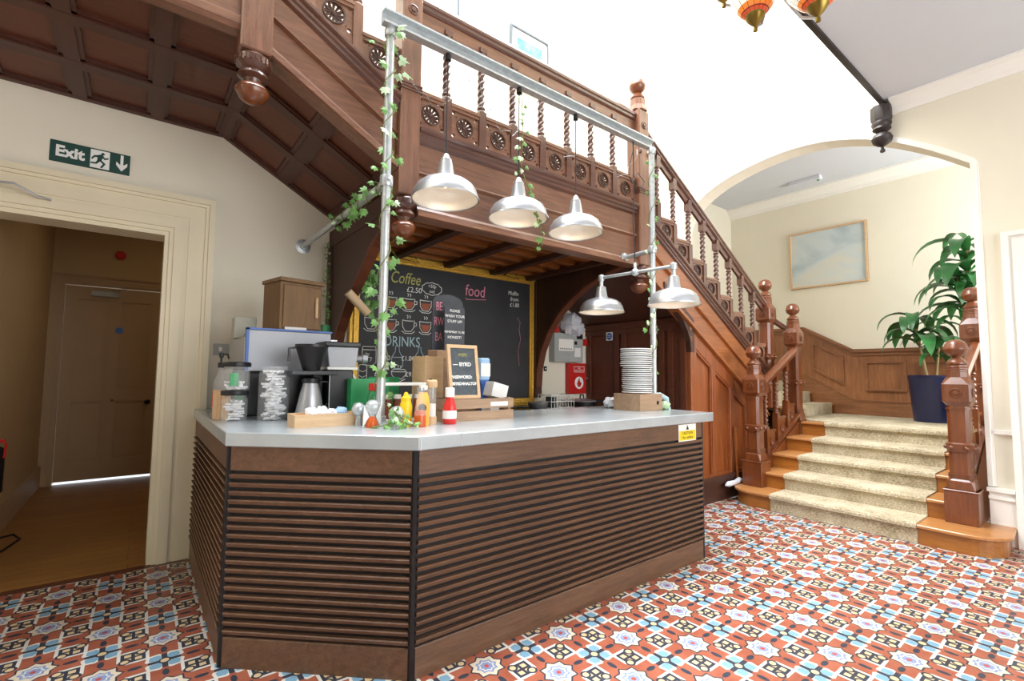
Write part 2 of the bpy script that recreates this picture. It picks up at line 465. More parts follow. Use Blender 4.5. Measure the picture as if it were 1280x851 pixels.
# skirting and dado on the arch wall, right of the arch
b = MB()
b.box((XA - 0.035, 0.612, 0), (XA, 0.765, 0.36)); b.box((XA - 0.05, 0.612, 0.36), (XA, 0.768, 0.385)); b.box((XA - 0.036, 0.612, 0.385), (XA, 0.764, 0.42)); b.box((XA - 0.06, 0.612, 0.42), (XA, 0.775, 0.45))
b.box((XA - 0.026, 0.612, 0.885), (XA, 0.719, 0.92))
b.box((XA - 0.035, -4, 0), (XA, -0.60, 0.42)); b.box((XA - 0.05, -4, 0.42), (XA, -0.60, 0.45))
struct('baseboard_right', b, M['white'])
b = MB()
for x0, x1 in ((0.40, 1.25), (-4.5, -1.72)):
    b.box((x0, YW - 0.03, 0), (x1, YW, 0.36)); b.box((x0, YW - 0.045, 0.36), (x1, YW, 0.385)); b.box((x0, YW - 0.03, 0.385), (x1, YW, 0.43)); b.box((x0, YW - 0.055, 0.43), (x1, YW, 0.46))
    b.box((x0, YW - 0.03, 0.88), (x1, YW, 0.915))
struct('baseboard_back', b, M['casing'])
# door casing of the left doorway
def casing(b, x0, x1, ztop, y, w, d=0.05, z0=0.0):
    """mitred stepped casing round an opening x0..x1 in plane y, projecting to -y"""
    steps = [(0.0, 0.10, 0.5), (0.10, 0.32, 0.8), (0.32, 0.42, 0.55), (0.42, 0.78, 0.7), (0.78, 0.86, 1.0), (0.86, 1.0, 1.3)]
    for a, c, dd in steps:
        a *= w; c *= w; dd *= d
        b.add([(x1 + a, y, z0), (x1 + c, y, z0), (x1 + c, y, ztop + c), (x1 + a, y, ztop + a), (x1 + a, y - dd, z0), (x1 + c, y - dd, z0), (x1 + c, y - dd, ztop + c), (x1 + a, y - dd, ztop + a)],
              [(4, 5, 6, 7), (0, 4, 7, 3), (1, 2, 6, 5), (3, 7, 6, 2), (0, 1, 5, 4)])
        b.add([(x0 - a, y, z0), (x0 - c, y, z0), (x0 - c, y, ztop + c), (x0 - a, y, ztop + a), (x0 - a, y - dd, z0), (x0 - c, y - dd, z0), (x0 - c, y - dd, ztop + c), (x0 - a, y - dd, ztop + a)],
              [(7, 6, 5, 4), (3, 7, 4, 0), (5, 6, 2, 1), (2, 6, 7, 3), (4, 5, 1, 0)])
        b.add([(x0 - a, y, ztop + a), (x1 + a, y, ztop + a), (x1 + c, y, ztop + c), (x0 - c, y, ztop + c), (x0 - a, y - dd, ztop + a), (x1 + a, y - dd, ztop + a), (x1 + c, y - dd, ztop + c), (x0 - c, y - dd, ztop + c)],
              [(4, 5, 6, 7), (0, 1, 5, 4), (3, 7, 6, 2)])
b = MB(); casing(b, -1.45, 0.127, 2.35, YW, 0.275)
b.box((0.100, YW - 0.01, 0), (0.132, YW + 0.22, 2.355)); b.box((-1.455, YW - 0.01, 0), (-1.428, YW + 0.22, 2.355)); b.box((-1.428, YW - 0.01, 2.32), (0.100, YW + 0.22, 2.355))
struct('trim_4', b, M['casing'])
# corridor shell
struct('wall_corridor_left', MB().box((-0.98, 4.45, 0), (-0.86, 7.71, 3.3)), M['corr'])
struct('wall_corridor_right', MB().box((1.5, 4.45, 0), (1.6, 7.71, 3.3)), M['corr'])
b = MB(); b.box((-0.98, 7.71, 0), (-0.74, 7.85, 3.3)); b.box((0.20, 7.71, 0), (1.6, 7.85, 3.3)); b.box((-0.74, 7.71, 2.36), (0.20, 7.85, 3.3))
struct('wall_corridor_end', b, M['corr'])
struct('ceiling_corridor', MB().box((-1.0, 4.45, 3.3), (1.6, 7.85, 3.4)), M['corr'])
b = MB(); casing(b, -0.74, 0.20, 2.36, 7.71, 0.12, 0.04); b.box((-0.86, 4.45, 0), (-0.835, 7.7, 0.24)); b.box((0.33, 7.685, 0), (1.5, 7.71, 0.24))
struct('trim_5', b, M['cdoor'])
def panel_door(b, x0, x1, z0, z1, y, th=0.045, cols=2, rows=((0.10, 0.40), (0.46, 0.93)), rail=0.11):
    """panelled door leaf in plane y (front at y), rows given as fractions"""
    b.box((x0, y + 0.018, z0), (x1, y + th, z1))
    W = x1 - x0; Hh = z1 - z0; cw = (W - rail * (cols + 1)) / cols
    xs = [x0]
    for c in range(cols + 1):
        b.box((x0 + c * (cw + rail), y, z0), (x0 + c * (cw + rail) + rail, y + 0.018, z1))
    zz = [0.0]
    for r0, r1 in rows: zz += [r0, r1]
    zz.append(1.0)
    for i in range(0, len(zz), 2):
        for c in range(cols):
            xa = x0 + rail + c * (cw + rail)
            b.box((xa, y, z0 + zz[i] * Hh), (xa + cw, y + 0.018, z0 + zz[i + 1] * Hh))
    for r0, r1 in rows:
        for c in range(cols):
            xa = x0 + rail + c * (cw + rail)
            b.box((xa + 0.035, y + 0.008, z0 + r0 * Hh + 0.035), (xa + cw - 0.035, y + 0.018, z0 + r1 * Hh - 0.035))
d = thing('door_1', 'closed panelled door at the end of the dim corridor', 'door', (-0.27, 7.73, 0.03)); d['kind'] = 'structure'
b = MB(); panel_door(b, -0.735, 0.195, 0.03, 2.35, 7.72); b.build('door_leaf', M['cdoor'], d)
MB().lathe([(0.0, 0.075), (0.02, 0.07), (0.032, 0.05), (0.028, 0.02), (0.012, 0.0)], (0.10, 7.72, 0.94), 14, (0, -1, 0)).build('door_knob', M['blackm'], d)
MB().lathe([(0.014, 0.0), (0.016, 0.015), (0.0, 0.02)], (-0.247, 7.72, 0.97), 12, (0, -1, 0)).build('lock', M['brass'], d)
MB().lathe([(0.04, 0.0), (0.04, 0.004), (0.0, 0.005)], (-0.22, 7.72, 1.83), 20, (0, -1, 0)).build('number_disc', M['blue'], d)
b = MB().box((-0.50, 7.67, 2.24), (-0.24, 7.72, 2.30)); b.tube([(-0.30, 7.66, 2.31), (-0.15, 7.55, 2.32), (-0.30, 7.70, 2.38)], 0.008, 6); b.build('door_closer', M['grey'], d)
o = MB().lathe([(0.055, 0), (0.055, 0.03), (0.04, 0.05), (0, 0.052)], (-0.25, 7.71, 2.77), 18, (0, -1, 0)).build('fire_alarm_sounder', M['red'])
tag(o, 'round red alarm sounder on the wall above the corridor door', 'alarm')
# gap of daylight below the corridor door is simply the bright room beyond
# right hand door in the arch wall (casing only shows)
b = MB()
for a, c, dd in ((0.0, 0.02, 0.025), (0.02, 0.08, 0.04), (0.08, 0.10, 0.03), (0.10, 0.14, 0.055)):
    for (ya, s) in ((0.47, 1), (-0.45, -1)):
        y0, y1 = sorted((ya + s * a, ya + s * c)); b.box((XA - dd, y0, 0), (XA, y1, 2.40 + c))
    b.box((XA - dd, -0.45 - a, 2.40 + a), (XA, 0.47 + a, 2.40 + c))
struct('trim_6', b, M['white'])
d = thing('door_2', 'white panelled door right of the arch', 'door', (XA + 0.05, 0.0, 0)); d['kind'] = 'structure'
b = MB(); b.box((XA + 0.06, -0.45, 0.01), (XA + 0.1, 0.47, 2.40))
for y0, y1 in ((-0.45, -0.33), (-0.05, 0.07), (0.35, 0.47)): b.box((XA + 0.04, y0, 0.01), (XA + 0.06, y1, 2.40))
for z0, z1 in ((0.01, 0.25), (0.95, 1.1), (2.27, 2.40)): b.box((XA + 0.043, -0.449, z0 + 0.002), (XA + 0.06, 0.469, z1 - 0.002))
b.build('door_leaf', M['white'], d)

# gallery ceiling edge beam and its pendant drop
b = MB(); b.box((-4.4, 1.325, 3.955), (XA, 1.365, 4.02)); b.box((-4.4, 1.332, 4.02), (XA, 1.358, 4.10))
o = b.build('ceiling_edge_beam', M['blackwood']); tag(o, 'long dark timber beam along the edge of the white ceiling', 'beam')
t = thing('pendant_drop', 'dark turned timber drop hanging on the arch wall below the ceiling edge beam', 'pendant drop', (XA - 0.08, 1.36, 3.93))
b = MB(); b.lathe([(0.085, 0), (0.085, -0.12), (0.075, -0.15)], (XA - 0.08, 1.36, 3.93), 8, ph=PI / 8, smooth=False); b.lathe([(0.078, -0.15), (0.082, -0.17), (0.07, -0.2), (0.075, -0.22), (0.04, -0.25)], (XA - 0.08, 1.36, 3.93), 20); b.build('shaft', M['blackwood'], t)
b = MB(); b.lathe([(0.03, -0.25), (0.07, -0.275), (0.085, -0.31), (0.075, -0.345), (0.04, -0.375), (0.012, -0.39), (0.012, -0.41), (0.022, -0.425), (0.02, -0.44), (0.0, -0.45)], (XA - 0.08, 1.36, 3.93), 20); b.build('finial', M['blackwood'], t)

# ------------------------------------------------------------------ timber gallery and stairs
SL = -0.604          # fall of the right flight per metre
SLL = -0.567         # fall of the left flight
def run(prof, x0, z0, x1, z1, y=YF):
    """extrude a (outward, z) profile from x0,z0 to x1,z1 (ends upright)"""
    b = MB(); n = len(prof)
    A = [(x0, y - p[0], z0 + p[1]) for p in prof]; B = [(x1, y - p[0], z1 + p[1]) for p in prof]
    b.add(A + B, [(i, (i + 1) % n, (i + 1) % n + n, i + n) for i in range(n)] + [tuple(range(n))[::-1], tuple(range(n, 2 * n))])
    return b
def sub(prof): return prof
CAP = [(-0.09, 0.0), (0.055, 0.0), (0.055, -0.02), (0.045, -0.03), (0.035, -0.035), (0.035, -0.055), (0.022, -0.065), (0.022, -0.085), (0.0, -0.10), (-0.09, -0.10)]
def board(h0, h1, base): return [(-0.07, h0), (0.0, h0), (0.0, h0 - (h0 - h1) * 0.42), (0.014, h0 - (h0 - h1) * 0.44), (0.018, h0 - (h0 - h1) * 0.47), (-0.012, h0 - (h0 - h1) * 0.50), (-0.012, h1), (-0.07, h1)]
def foot(h): return [(-0.09, h + 0.05), (0.008, h + 0.05), (0.02, h + 0.03), (0.02, h + 0.015), (0.035, h + 0.01), (0.035, h - 0.015), (0.02, h - 0.02), (-0.09, h - 0.02)]
def stringer(name, label, x0, z0, x1, z1, hb, m='wood_x'):
    t = thing(name, label, 'stair timber', ((x0 + x1) / 2, YF, min(z0, z1) - hb))
    run(CAP, x0, z0, x1, z1).build('cap_moulding', M['rail'], t)
    run(board(-0.10, -hb + 0.05, 0), x0, z0, x1, z1).build('fascia_board', M[m], t)
    run(foot(-hb), x0, z0, x1, z1).build('lower_moulding', M[m], t)
    return t
stringer('gallery_fascia', 'deep brown oak fascia of the flat gallery behind the hanging lamps', 1.36, 2.93, 3.60, 2.93, 0.565)
stringer('stair_string', 'brown oak string of the flight falling right behind the twin lamp', 3.75, 2.93 - 0.06, 6.14, 2.87 + SL * 2.39, 0.56, 'red_x')
stringer('stair_string', 'brown oak string of the steep flight at upper left', 0.48, 3.515, 1.215, 3.515 + SLL * 0.735, 0.46)
b = run([(-0.07, 0.9), (0.0, 0.9), (0.0, 0.42), (0.03, 0.40), (0.03, 0.34), (0.0, 0.33), (0.0, 0.08), (0.025, 0.06), (0.025, 0.02), (0, 0), (-0.07, 0)], -4.3, 3.13, 0.33, 3.13)
o = b.build('landing_fascia', M['wood_x']); tag(o, 'oak fascia board of the upper landing at top left corner', 'stair timber')

# newel posts --------------------------------------------------------------
def roundel(b, c, ax, r=0.038):
    b.lathe([(r, 0.0), (r, 0.006), (r * 0.8, 0.008), (r * 0.72, 0.002), (r * 0.5, 0.002), (r * 0.42, 0.009), (0, 0.010)], c, 18, ax)
def finial(b, x, y, z, w):
    """neck and ball finial, z = base; returns"""
    b.lathe([(w * 0.40, 0), (w * 0.46, 0.01), (w * 0.46, 0.022), (w * 0.40, 0.03), (w * 0.34, 0.045), (w * 0.22, 0.06), (w * 0.20, 0.07), (w * 0.3, 0.078),
             (w * 0.47, 0.10), (w * 0.515, 0.125), (w * 0.53, 0.13), (w * 0.53, 0.14), (w * 0.515, 0.145), (w * 0.48, 0.175), (w * 0.36, 0.20), (w * 0.2, 0.213), (0, 0.217)], (x, y, z), 24)
def newel_stair(x, y, z0, z1, label, w=0.15, base=0.21, hb=0.27):
    """z0 foot, z1 top of the ball"""
    t = thing('newel_post', label, 'newel post', (x, y, z0), 'carved oak newel posts of the stairs')
    h = z1 - z0
    b = MB().cbox((x, y, z0 + hb / 2), (base, base, hb)); b.box((x - base / 2 - 0.006, y - base / 2 - 0.006, z0 + hb - 0.015), (x + base / 2 + 0.006, y + base / 2 + 0.006, z0 + hb))
    b.build('base_block', M['newel'], t, 0.004)
    zn = z1 - 0.217; zh1 = zn - 0.10; zh0 = zh1 - 0.24; zc = z0 + hb + (zh0 - z0 - hb) * 0.50
    w2 = w / 2; ch = w * 0.16
    def sec(ww, c): return [(-ww, -ww + c), (-ww + c, -ww), (ww - c, -ww), (ww, -ww + c), (ww, ww - c), (ww - c, ww), (-ww + c, ww), (-ww, ww - c)]
    b = MB()
    def seg(za, zb, wa, wb, ca, cb):
        A = [(x + p[0], y + p[1], za) for p in sec(wa, ca)]; B = [(x + p[0], y + p[1], zb) for p in sec(wb, cb)]
        b.add(A + B, [(i, (i + 1) % 8, (i + 1) % 8 + 8, i + 8) for i in range(8)] + [tuple(range(8))[::-1], tuple(range(8, 16))])
    seg(z0 + hb, z0 + hb + 0.07, w2 * 1.18, w2 * 1.12, 0.001, 0.02); seg(z0 + hb + 0.07, z0 + hb + 0.085, w2 * 1.12, w2, 0.02, ch)
    for k in range(3): seg(z0 + hb + 0.09 + 0.014 * k, z0 + hb + 0.10 + 0.014 * k, w2 * 1.05, w2 * 1.05, ch, ch)
    seg(z0 + hb + 0.08, zh0, w2 * 0.93, w2 * 0.93, ch, ch)
    seg(zh0, zh0 + 0.04, w2 * 0.93, w2 * 1.22, ch, 0.012); seg(zh0 + 0.04, zh1 - 0.06, w2 * 1.22, w2 * 1.22, 0.012, 0.012); seg(zh1 - 0.06, zh1, w2 * 1.22, w2 * 0.9, 0.012, w2 * 0.5)
    seg(zh0 - 0.03, zh0 - 0.012, w2 * 1.02, w2 * 1.02, ch, ch)
    seg(zh1, zn, w2 * 0.92, w2 * 0.84, w2 * 0.5, w2 * 0.5)
    b.build('shaft', M['newel'], t)
    b = MB(); seg(zc - 0.035, zc + 0.03, w2 * 1.04, w2 * 1.15, ch, ch * 0.8); seg(zc + 0.03, zc + 0.04, w2 * 1.15, w2, ch * 0.8, ch)
    for s in (-1, 1):
        for q in (-0.5, 0.5):
            b.ball((x + s * w2 * 1.15, y + q * w * 0.62, zc), 0.017, 10, 6); b.ball((x + q * w * 0.62, y + s * w2 * 1.15, zc), 0.017, 10, 6)
    b.build('studded_collar', M['newel'], t)
    for ax in ((-1, 0, 0), (1, 0, 0), (0, -1, 0), (0, 1, 0)):
        b = MB(); roundel(b, (x + ax[0] * w2 * 1.22, y + ax[1] * w2 * 1.22, (zh0 + zh1) / 2 - 0.01), ax, w * 0.27); b.build('roundel', M['newel'], t)
    b = MB()
    for k in range(3): b.lathe([(w * 0.45, 0.0), (w * 0.5, 0.006), (w * 0.45, 0.012)], (x, y, zn - 0.06 + k * 0.018), 8, ph=PI / 8, smooth=False)
    finial(b, x, y, zn, w); b.build('ball_finial', M['newel'], t)
    return t
newel_stair(5.37, 2.56, 0.157, 1.675, 'oak newel with ball finial at the foot of the stairs, left side')
newel_stair(5.43, 0.90, 0.157, 1.665, 'oak newel with ball finial at the foot of the stairs, right side')
newel_stair(6.56, 2.62, 0.60, 2.265, 'oak newel with ball finial at the head of the carpeted steps, left side', base=0.19, hb=0.2)
newel_stair(6.56, 0.95, 0.60, 2.25, 'oak newel at the head of the carpeted steps, right side, before the plants', base=0.19, hb=0.2)
newel_stair(6.22, 2.80, 0.95, 2.56, 'oak newel where the handrail of the long flight ends', base=0.17, hb=0.2)
def newel_hang(x, y, zb, zt, zwait, label, w=0.15, ball=True):
    """hanging newel: zb lowest tip of the drop, zwait where the square shaft starts"""
    t = thing('hanging_newel', label, 'newel post', (x, y, zb), 'carved oak newel posts of the stairs')
    w2 = w / 2
    zr = zt - 0.217
    b = MB().cbox((x, y, (zwait + zr - 0.13) / 2), (w, w, zr - 0.13 - zwait))
    b.lathe([(w2 * 1.30, 0), (w2 * 1.05, 0.06), (w2 * 0.98, 0.13)], (x, y, zr - 0.13), 8, ph=PI / 8, smooth=False)
    b.build('shaft', M['wood_z'], t, 0.008)
    b = MB()
    b.lathe([(w2 * 0.9, 0.0), (w2 * 1.12, -0.02), (w2 * 1.12, -0.055), (w2 * 0.95, -0.065), (w2 * 0.72, -0.08), (w2 * 0.95, -0.10), (w2 * 1.0, -0.115), (w2 * 0.6, -0.13), (w2 * 0.5, -0.15)], (x, y, zwait), 24)
    for k in range(20):
        a = 2 * PI * k / 20; b.cbox((x + math.cos(a) * w2 * 1.12, y + math.sin(a) * w2 * 1.12, zwait - 0.037), (0.010, 0.010, 0.03), rz(a))
    b.build('carved_collar', M['rail'], t)
    z = zwait - 0.15; hh = z - zb
    b = MB().lathe([(w2 * 0.5, 0), (w2 * 0.85, -hh * 0.12), (w2 * 1.08, -hh * 0.30), (w2 * 1.12, -hh * 0.36), (w2 * 1.05, -hh * 0.40), (w2 * 1.02, -hh * 0.5), (w2 * 0.85, -hh * 0.72), (w2 * 0.5, -hh * 0.9), (w2 * 0.2, -hh * 0.98), (0, -hh)], (x, y, z), 24)
    b.build('turned_drop', M['newel'], t)
    for k in range(3): MB().box((x - w2 - 0.006, y - w2 - 0.006, zwait + 0.68 + 0.020 * k), (x + w2 + 0.006, y + w2 + 0.006, zwait + 0.69 + 0.020 * k)).build('carved_band', M['rail'], t)
    for s in (-1, 1): MB().lathe([(0.0, -0.035), (0.014, -0.022), (0.018, 0), (0.014, 0.010), (0, 0.012)], (x + s * w2 * 0.9, y - w2 - 0.01, zwait + 1.08), 10).build('carved_stud', M['rail'], t)
    if ball:
        b = MB(); roundel(b, (x, y - w2, zr - 0.28), (0, -1, 0), 0.035); b.build('roundel', M['rail'], t)
        b = MB(); finial(b, x, y, zr, w); b.build('ball_finial', M['newel'], t)
    return t
newel_hang(1.288, YF + 0.02, 2.20, 4.18, 2.46, 'oak newel behind the ivy covered pipe, carved drop hanging below the gallery', w=0.138)
newel_hang(3.675, YF + 0.02, 2.10, 4.20, 2.36, 'oak newel with ball finial at the right end of the flat gallery')
newel_hang(0.405, YF + 0.02, 2.76, 4.9, 3.02, 'oak newel drop hanging at top left where the landing meets the flight')

# balustrades ---------------------------------------------------------------
def hole_cell(b, x0, x1, z0, z1, y, th, r, n=16):
    """plate cell with a round hole, front y, back y+th"""
    cx, cz = (x0 + x1) / 2, (z0 + z1) / 2
    for (yy, flip) in ((y, False), (y + th, True)):
        out = []; inn = []
        for j in range(n):
            a = 2 * PI * j / n + PI / 4; ca, sa = math.cos(a), math.sin(a)
            k = 1 / max(abs(ca), abs(sa))
            out.append((cx + ca * k * (x1 - x0) / 2, yy, cz + sa * k * (z1 - z0) / 2)); inn.append((cx + ca * r, yy, cz + sa * r))
        fs = [(j, (j + 1) % n, (j + 1) % n + n, j + n) for j in range(n)]
        if flip: fs = [f[::-1] for f in fs]
        b.add(out + inn, fs)
    ring = [(cx + math.cos(2 * PI * j / n + PI / 4) * r, yy, cz + math.sin(2 * PI * j / n + PI / 4) * r) for yy in (y, y + th) for j in range(n)]
    b.add(ring, [(j, (j + 1) % n, (j + 1) % n + n, j + n) for j in range(n)])
def pierced(x0, x1, z0, z1, parent, y=YF + 0.005, drop=0.0):
    """pierced panel with wheel rosette and four small holes"""
    th = 0.022; b = MB(); W = x1 - x0; Hh = z1 - z0
    rb = 0.062
    cx = (x0 + x1) / 2; cz = (z0 + z1) / 2
    c0, c1 = cx - rb - 0.006, cx + rb + 0.006; q0, q1 = cz - rb - 0.006, cz + rb + 0.006
    hole_cell(b, c0, c1, q0, q1, y, th, rb, 20)
    b.box((c0, y, q1), (c1, y + th, z1)); b.box((c0, y, z0 - drop), (c1, y + th, q0))
    e = 0.046
    for (a0, a1) in ((x0, c0), (c1, x1)):
        xm = (a0 + a1) / 2; hw = min((a1 - a0) / 2 - 0.001, 0.02)
        b.box((a0, y, q0 + 0.02), (a1, y + th, q1 - 0.02))
        for (za, zb) in ((z0, q0 + 0.02), (q1 - 0.02, z1)):
            hole_cell(b, a0, a1, za, zb, y, th, 0.0145, 10)
        if drop: b.box((a0, y, z0 - drop), (a1, y + th, z0))
    b.box((x0, y - 0.012, z1 - 0.022), (x1, y + th, z1)); b.box((x0, y - 0.02, z1), (x1, y + th, z1 + 0.014)); b.box((x0, y - 0.012, z1 + 0.014), (x1, y + th, z1 + 0.028))
    p = b.build('pierced_panel', M['wood_x'], parent)
    b = MB(); b.lathe([(rb + 0.006, 0), (rb + 0.006, 0.008), (rb - 0.004, 0.008), (rb - 0.004, 0)], (cx, y, cz), 24, (0, -1, 0), caps=False)
    for k in range(12):
        a = 2 * PI * k / 12; d = Vector((math.cos(a), 0, math.sin(a))); s = Vector((-math.sin(a), 0, math.cos(a)))
        c = Vector((cx, y + 0.008, cz)); w1, w2_ = 0.004, 0.009
        P = [c + d * 0.012 - s * w1, c + d * 0.012 + s * w1, c + d * 0.052 + s * w2_, c + d * (rb + 0.001), c + d * 0.052 - s * w2_]
        b.add([p_ + Vector((0, -0.002, 0)) for p_ in P] + [p_ + Vector((0, 0.008, 0)) for p_ in P], [(0, 1, 2, 3, 4), (9, 8, 7, 6, 5)] + [(i, (i + 1) % 5, (i + 1) % 5 + 5, i + 5) for i in range(5)])
    b.lathe([(0.017, 0), (0.014, 0.008), (0, 0.012)], (cx, y + 0.01, cz), 12, (0, -1, 0))
    b.build('rosette', M['dark_z'], p)
def baluster(x, y, z0, zb, zt, ztop, parent, w=0.060, m='wood_z'):
    """z0 foot, zb top of square block, zt top of the twist, ztop under the rail"""
    b = MB().box((x - w / 2, y - w / 2, z0), (x + w / 2, y + w / 2, zb)); b.box((x - w / 2, y - w / 2, zt + 0.045), (x + w / 2, y + w / 2, ztop))
    b.lathe([(w * 0.5, 0), (w * 0.5, 0.008), (w * 0.36, 0.014), (w * 0.36, 0.02), (w * 0.52, 0.026), (w * 0.52, 0.034), (w * 0.4, 0.04)], (x, y, zb), 14)
    b.lathe([(w * 0.4, 0), (w * 0.52, 0.008), (w * 0.52, 0.016), (w * 0.36, 0.022), (w * 0.36, 0.03), (w * 0.5, 0.036), (w * 0.5, 0.046)], (x, y, zt), 14)
    L = zt - zb - 0.04; k = max(10, int(L / 0.0095))
    tw = lambda r, h, a: r * (0.80 + 0.24 * math.cos(2 * (a - h * 2 * PI / 0.105)))
    b.lathe([(w * 0.46, L * i / k) for i in range(k + 1)], (x, y, zb + 0.04), 12, twist=tw)
    return b.build('baluster', M[m], parent, ang=60)
RAILP = [(-0.045, 0.0), (-0.03, 0.028), (0.0, 0.036), (0.03, 0.028), (0.045, 0.0), (0.045, -0.02), (0.034, -0.028), (0.034, -0.05), (0.022, -0.06), (-0.022, -0.06), (-0.034, -0.05), (-0.034, -0.028), (-0.045, -0.02)]
def handrail(x0, z0, x1, z1, parent, y=YF + 0.02, under=0.09, um='wood_x'):
    b = run([(p[0], p[1] - 0.036) for p in RAILP], x0, z0, x1, z1, y)
    o = b.build('handrail', M['rail'], parent)
    run([(-0.014, -0.09), (0.014, -0.09), (0.014, -0.09 - under), (-0.014, -0.09 - under)], x0, z0, x1, z1, y).build('under_rail_board', M[um], parent)
    return o
t = thing('balustrade', 'flat gallery balustrade of twisted balusters above the hanging lamps', 'balustrade', (2.48, YF, 2.93))
handrail(1.36, 3.845, 3.60, 3.845, t)
bx = [1.578 + 0.288 * i for i in range(7)]
for x in bx: baluster(x, YF + 0.02, 2.93, 3.22, 3.62, 3.70, t, m='rail')
ed = [1.36] + bx + [3.60]
for i in range(8):
    a = ed[i] + (0.026 if i else 0.0); c = ed[i + 1] - (0.026 if i < 7 else 0.0)
    if c - a > 0.2: pierced(a, c, 2.945, 3.17, t)
    else: pierced(a, c, 2.945, 3.17, t)
t = thing('balustrade', 'balustrade stepping down the long flight in front of the arch', 'balustrade', (4.9, YF, 1.5))
RZ = lambda x: 3.70 + SL * (x - 3.821); CZ = lambda x: 2.87 + SL * (x - 3.75)
handrail(3.75, RZ(3.75), 6.14, RZ(6.14), t, um='rail', under=0.07)
bx = [3.965 + 0.272 * i for i in range(8)]
for x in bx: baluster(x, YF + 0.02, CZ(x) - 0.05, CZ(x) + 0.30, RZ(x) - 0.26, RZ(x) - 0.10, t, m='rail')
ed = [3.75] + bx + [6.14]
for i in range(9):
    a = ed[i] + (0.026 if i else 0.0); c = ed[i + 1] - (0.026 if i < 8 else 0.0); zc = CZ((a + c) / 2)
    pierced(a, c, zc + 0.03, zc + 0.215, t, drop=0.07)
t = thing('balustrade', 'steep balustrade cut off by the top edge left of the ivy pipe', 'balustrade', (0.85, YF, 3.1))
LZ = lambda x: 3.515 + SLL * (x - 0.48)
handrail(0.48, LZ(0.48) + 0.85, 1.215, LZ(1.215) + 0.85, t)
bx = [0.665, 0.948]
for x in bx: baluster(x, YF + 0.02, LZ(x) - 0.05, LZ(x) + 0.33, LZ(x) + 0.60, LZ(x) + 0.76, t)
ed = [0.48] + bx + [1.215]
for i in range(3):
    a = ed[i] + (0.026 if i else 0); c = ed[i + 1] - (0.026 if i < 2 else 0); zc = LZ((a + c) / 2)
    pierced(a, c, zc + 0.04, zc + 0.225, t, drop=0.09)

# lower flight balustrades
def low_bal(x0, x1, y, zr0, zr1, zc0, zc1, label, xs):
    t = thing('balustrade', label, 'balustrade', ((x0 + x1) / 2, y, zc0))
    P = [(p[0], p[1] - 0.036) for p in RAILP]
    run(P, x0, zr0, x1, zr1, y).build('handrail', M['newel'], t)
    run([(-0.05, 0), (0.05, 0), (0.05, -0.03), (0.03, -0.04), (0.03, -0.16), (-0.03, -0.16), (-0.03, -0.04), (-0.05, -0.03)], x0, zc0, x1, zc1, y).build('string', M['newel'], t)
    for x in xs:
        f = (x - x0) / (x1 - x0); zr = zr0 + (zr1 - zr0) * f; zc = zc0 + (zc1 - zc0) * f
        baluster(x, y, zc - 0.05, zc + 0.30, zr - 0.22, zr - 0.05, t, m='newel')
        s = 0.09
        b = MB(); b.box((x + 0.026, y - 0.012, zc - 0.02), (x + 0.026 + s * 2, y + 0.012, zc + 0.24)); b.box((x + 0.026, y - 0.025, zc + 0.24), (x + 0.026 + s * 2, y + 0.025, zc + 0.265)); b.lathe([(0.045, 0), (0.045, 0.01), (0.03, 0.012), (0.02, 0.004), (0, 0.012)], (x + 0.11, y - 0.012, zc + 0.12), 16, (0, -1, 0)); b.build('pierced_panel', M['newel'], t)
low_bal(5.46, 6.48, 2.59, 1.22, 1.70, 0.35, 0.88, 'short balustrade left of the carpeted steps', [5.68, 5.95, 6.22])
low_bal(5.52, 6.48, 0.93, 1.25, 1.70, 0.35, 0.88, 'short balustrade right of the carpeted steps', [5.72, 5.98, 6.24])
t = thing('balustrade', 'short rail rising from the landing newel to the long flight newel', 'balustrade', (6.4, 2.72, 1.6))
b = MB(); b.tube([(6.52, 2.70, 1.95), (6.30, 2.82, 2.10)], 0.035, 8); b.build('handrail', M['rail'], t)

# stair treads ---------------------------------------------------------------
NX = [5.02, 5.35, 5.70, 6.08, 6.47]
st = thing('staircase', 'short oak staircase rising through the arch under a beige carpet runner', 'stairs', (5.6, 1.7, 0.0))
def bull(y0, y1, x0, x1, r):
    """plan outline of a bottom step with rounded ends"""
    P = [(x1, y0 + 0.02)]
    for i in range(9): a = -PI / 2 - PI / 2 * i / 8; P.append((x0 + r + r * math.cos(a) * 1.0, y0 + r + r * math.sin(a)))
    for i in range(9): a = PI - PI / 2 * i / 8; P.append((x0 + r + r * math.cos(a), y1 - r + r * math.sin(a)))
    P.append((x1, y1 - 0.02)); return P
H0 = 0.157
b = MB(); b.prism(bull(0.60, 2.72, 5.02, 5.585, 0.24), (0, 0, H0 - 0.028), (1, 0, 0), (0, 1, 0), (0, 0, 0.028)); b.build('tread', M['tread'], st, 0.006)
b = MB(); b.prism(bull(0.63, 2.69, 5.05, 5.58, 0.22), (0, 0, 0), (1, 0, 0), (0, 1, 0), (0, 0, H0 - 0.028)); b.build('riser', M['riser'], st)
for i in range(1, 5):
    xe = NX[i + 1] + 0.06 if i < 4 else 6.60
    y0, y1 = 0.98, 2.54
    MB().box((NX[i], y0, H0 * (i + 1) - 0.028), (xe, y1, H0 * (i + 1))).build('tread', M['tread'], st, 0.006)
    MB().box((NX[i] + 0.03, y0, H0 * i), (NX[i] + 0.06, y1, H0 * (i + 1) - 0.028)).build('riser', M['riser'], st)
for y in (0.90, 2.54):
    b = MB(); b.prism([(5.60, 0), (6.6, 0), (6.6, 0.785), (6.47, 0.785), (5.60, 0.40)], (0, y, 0), (1, 0, 0), (0, 0, 1), (0, 0.06, 0)); b.build('side_string', M['newel'], st)
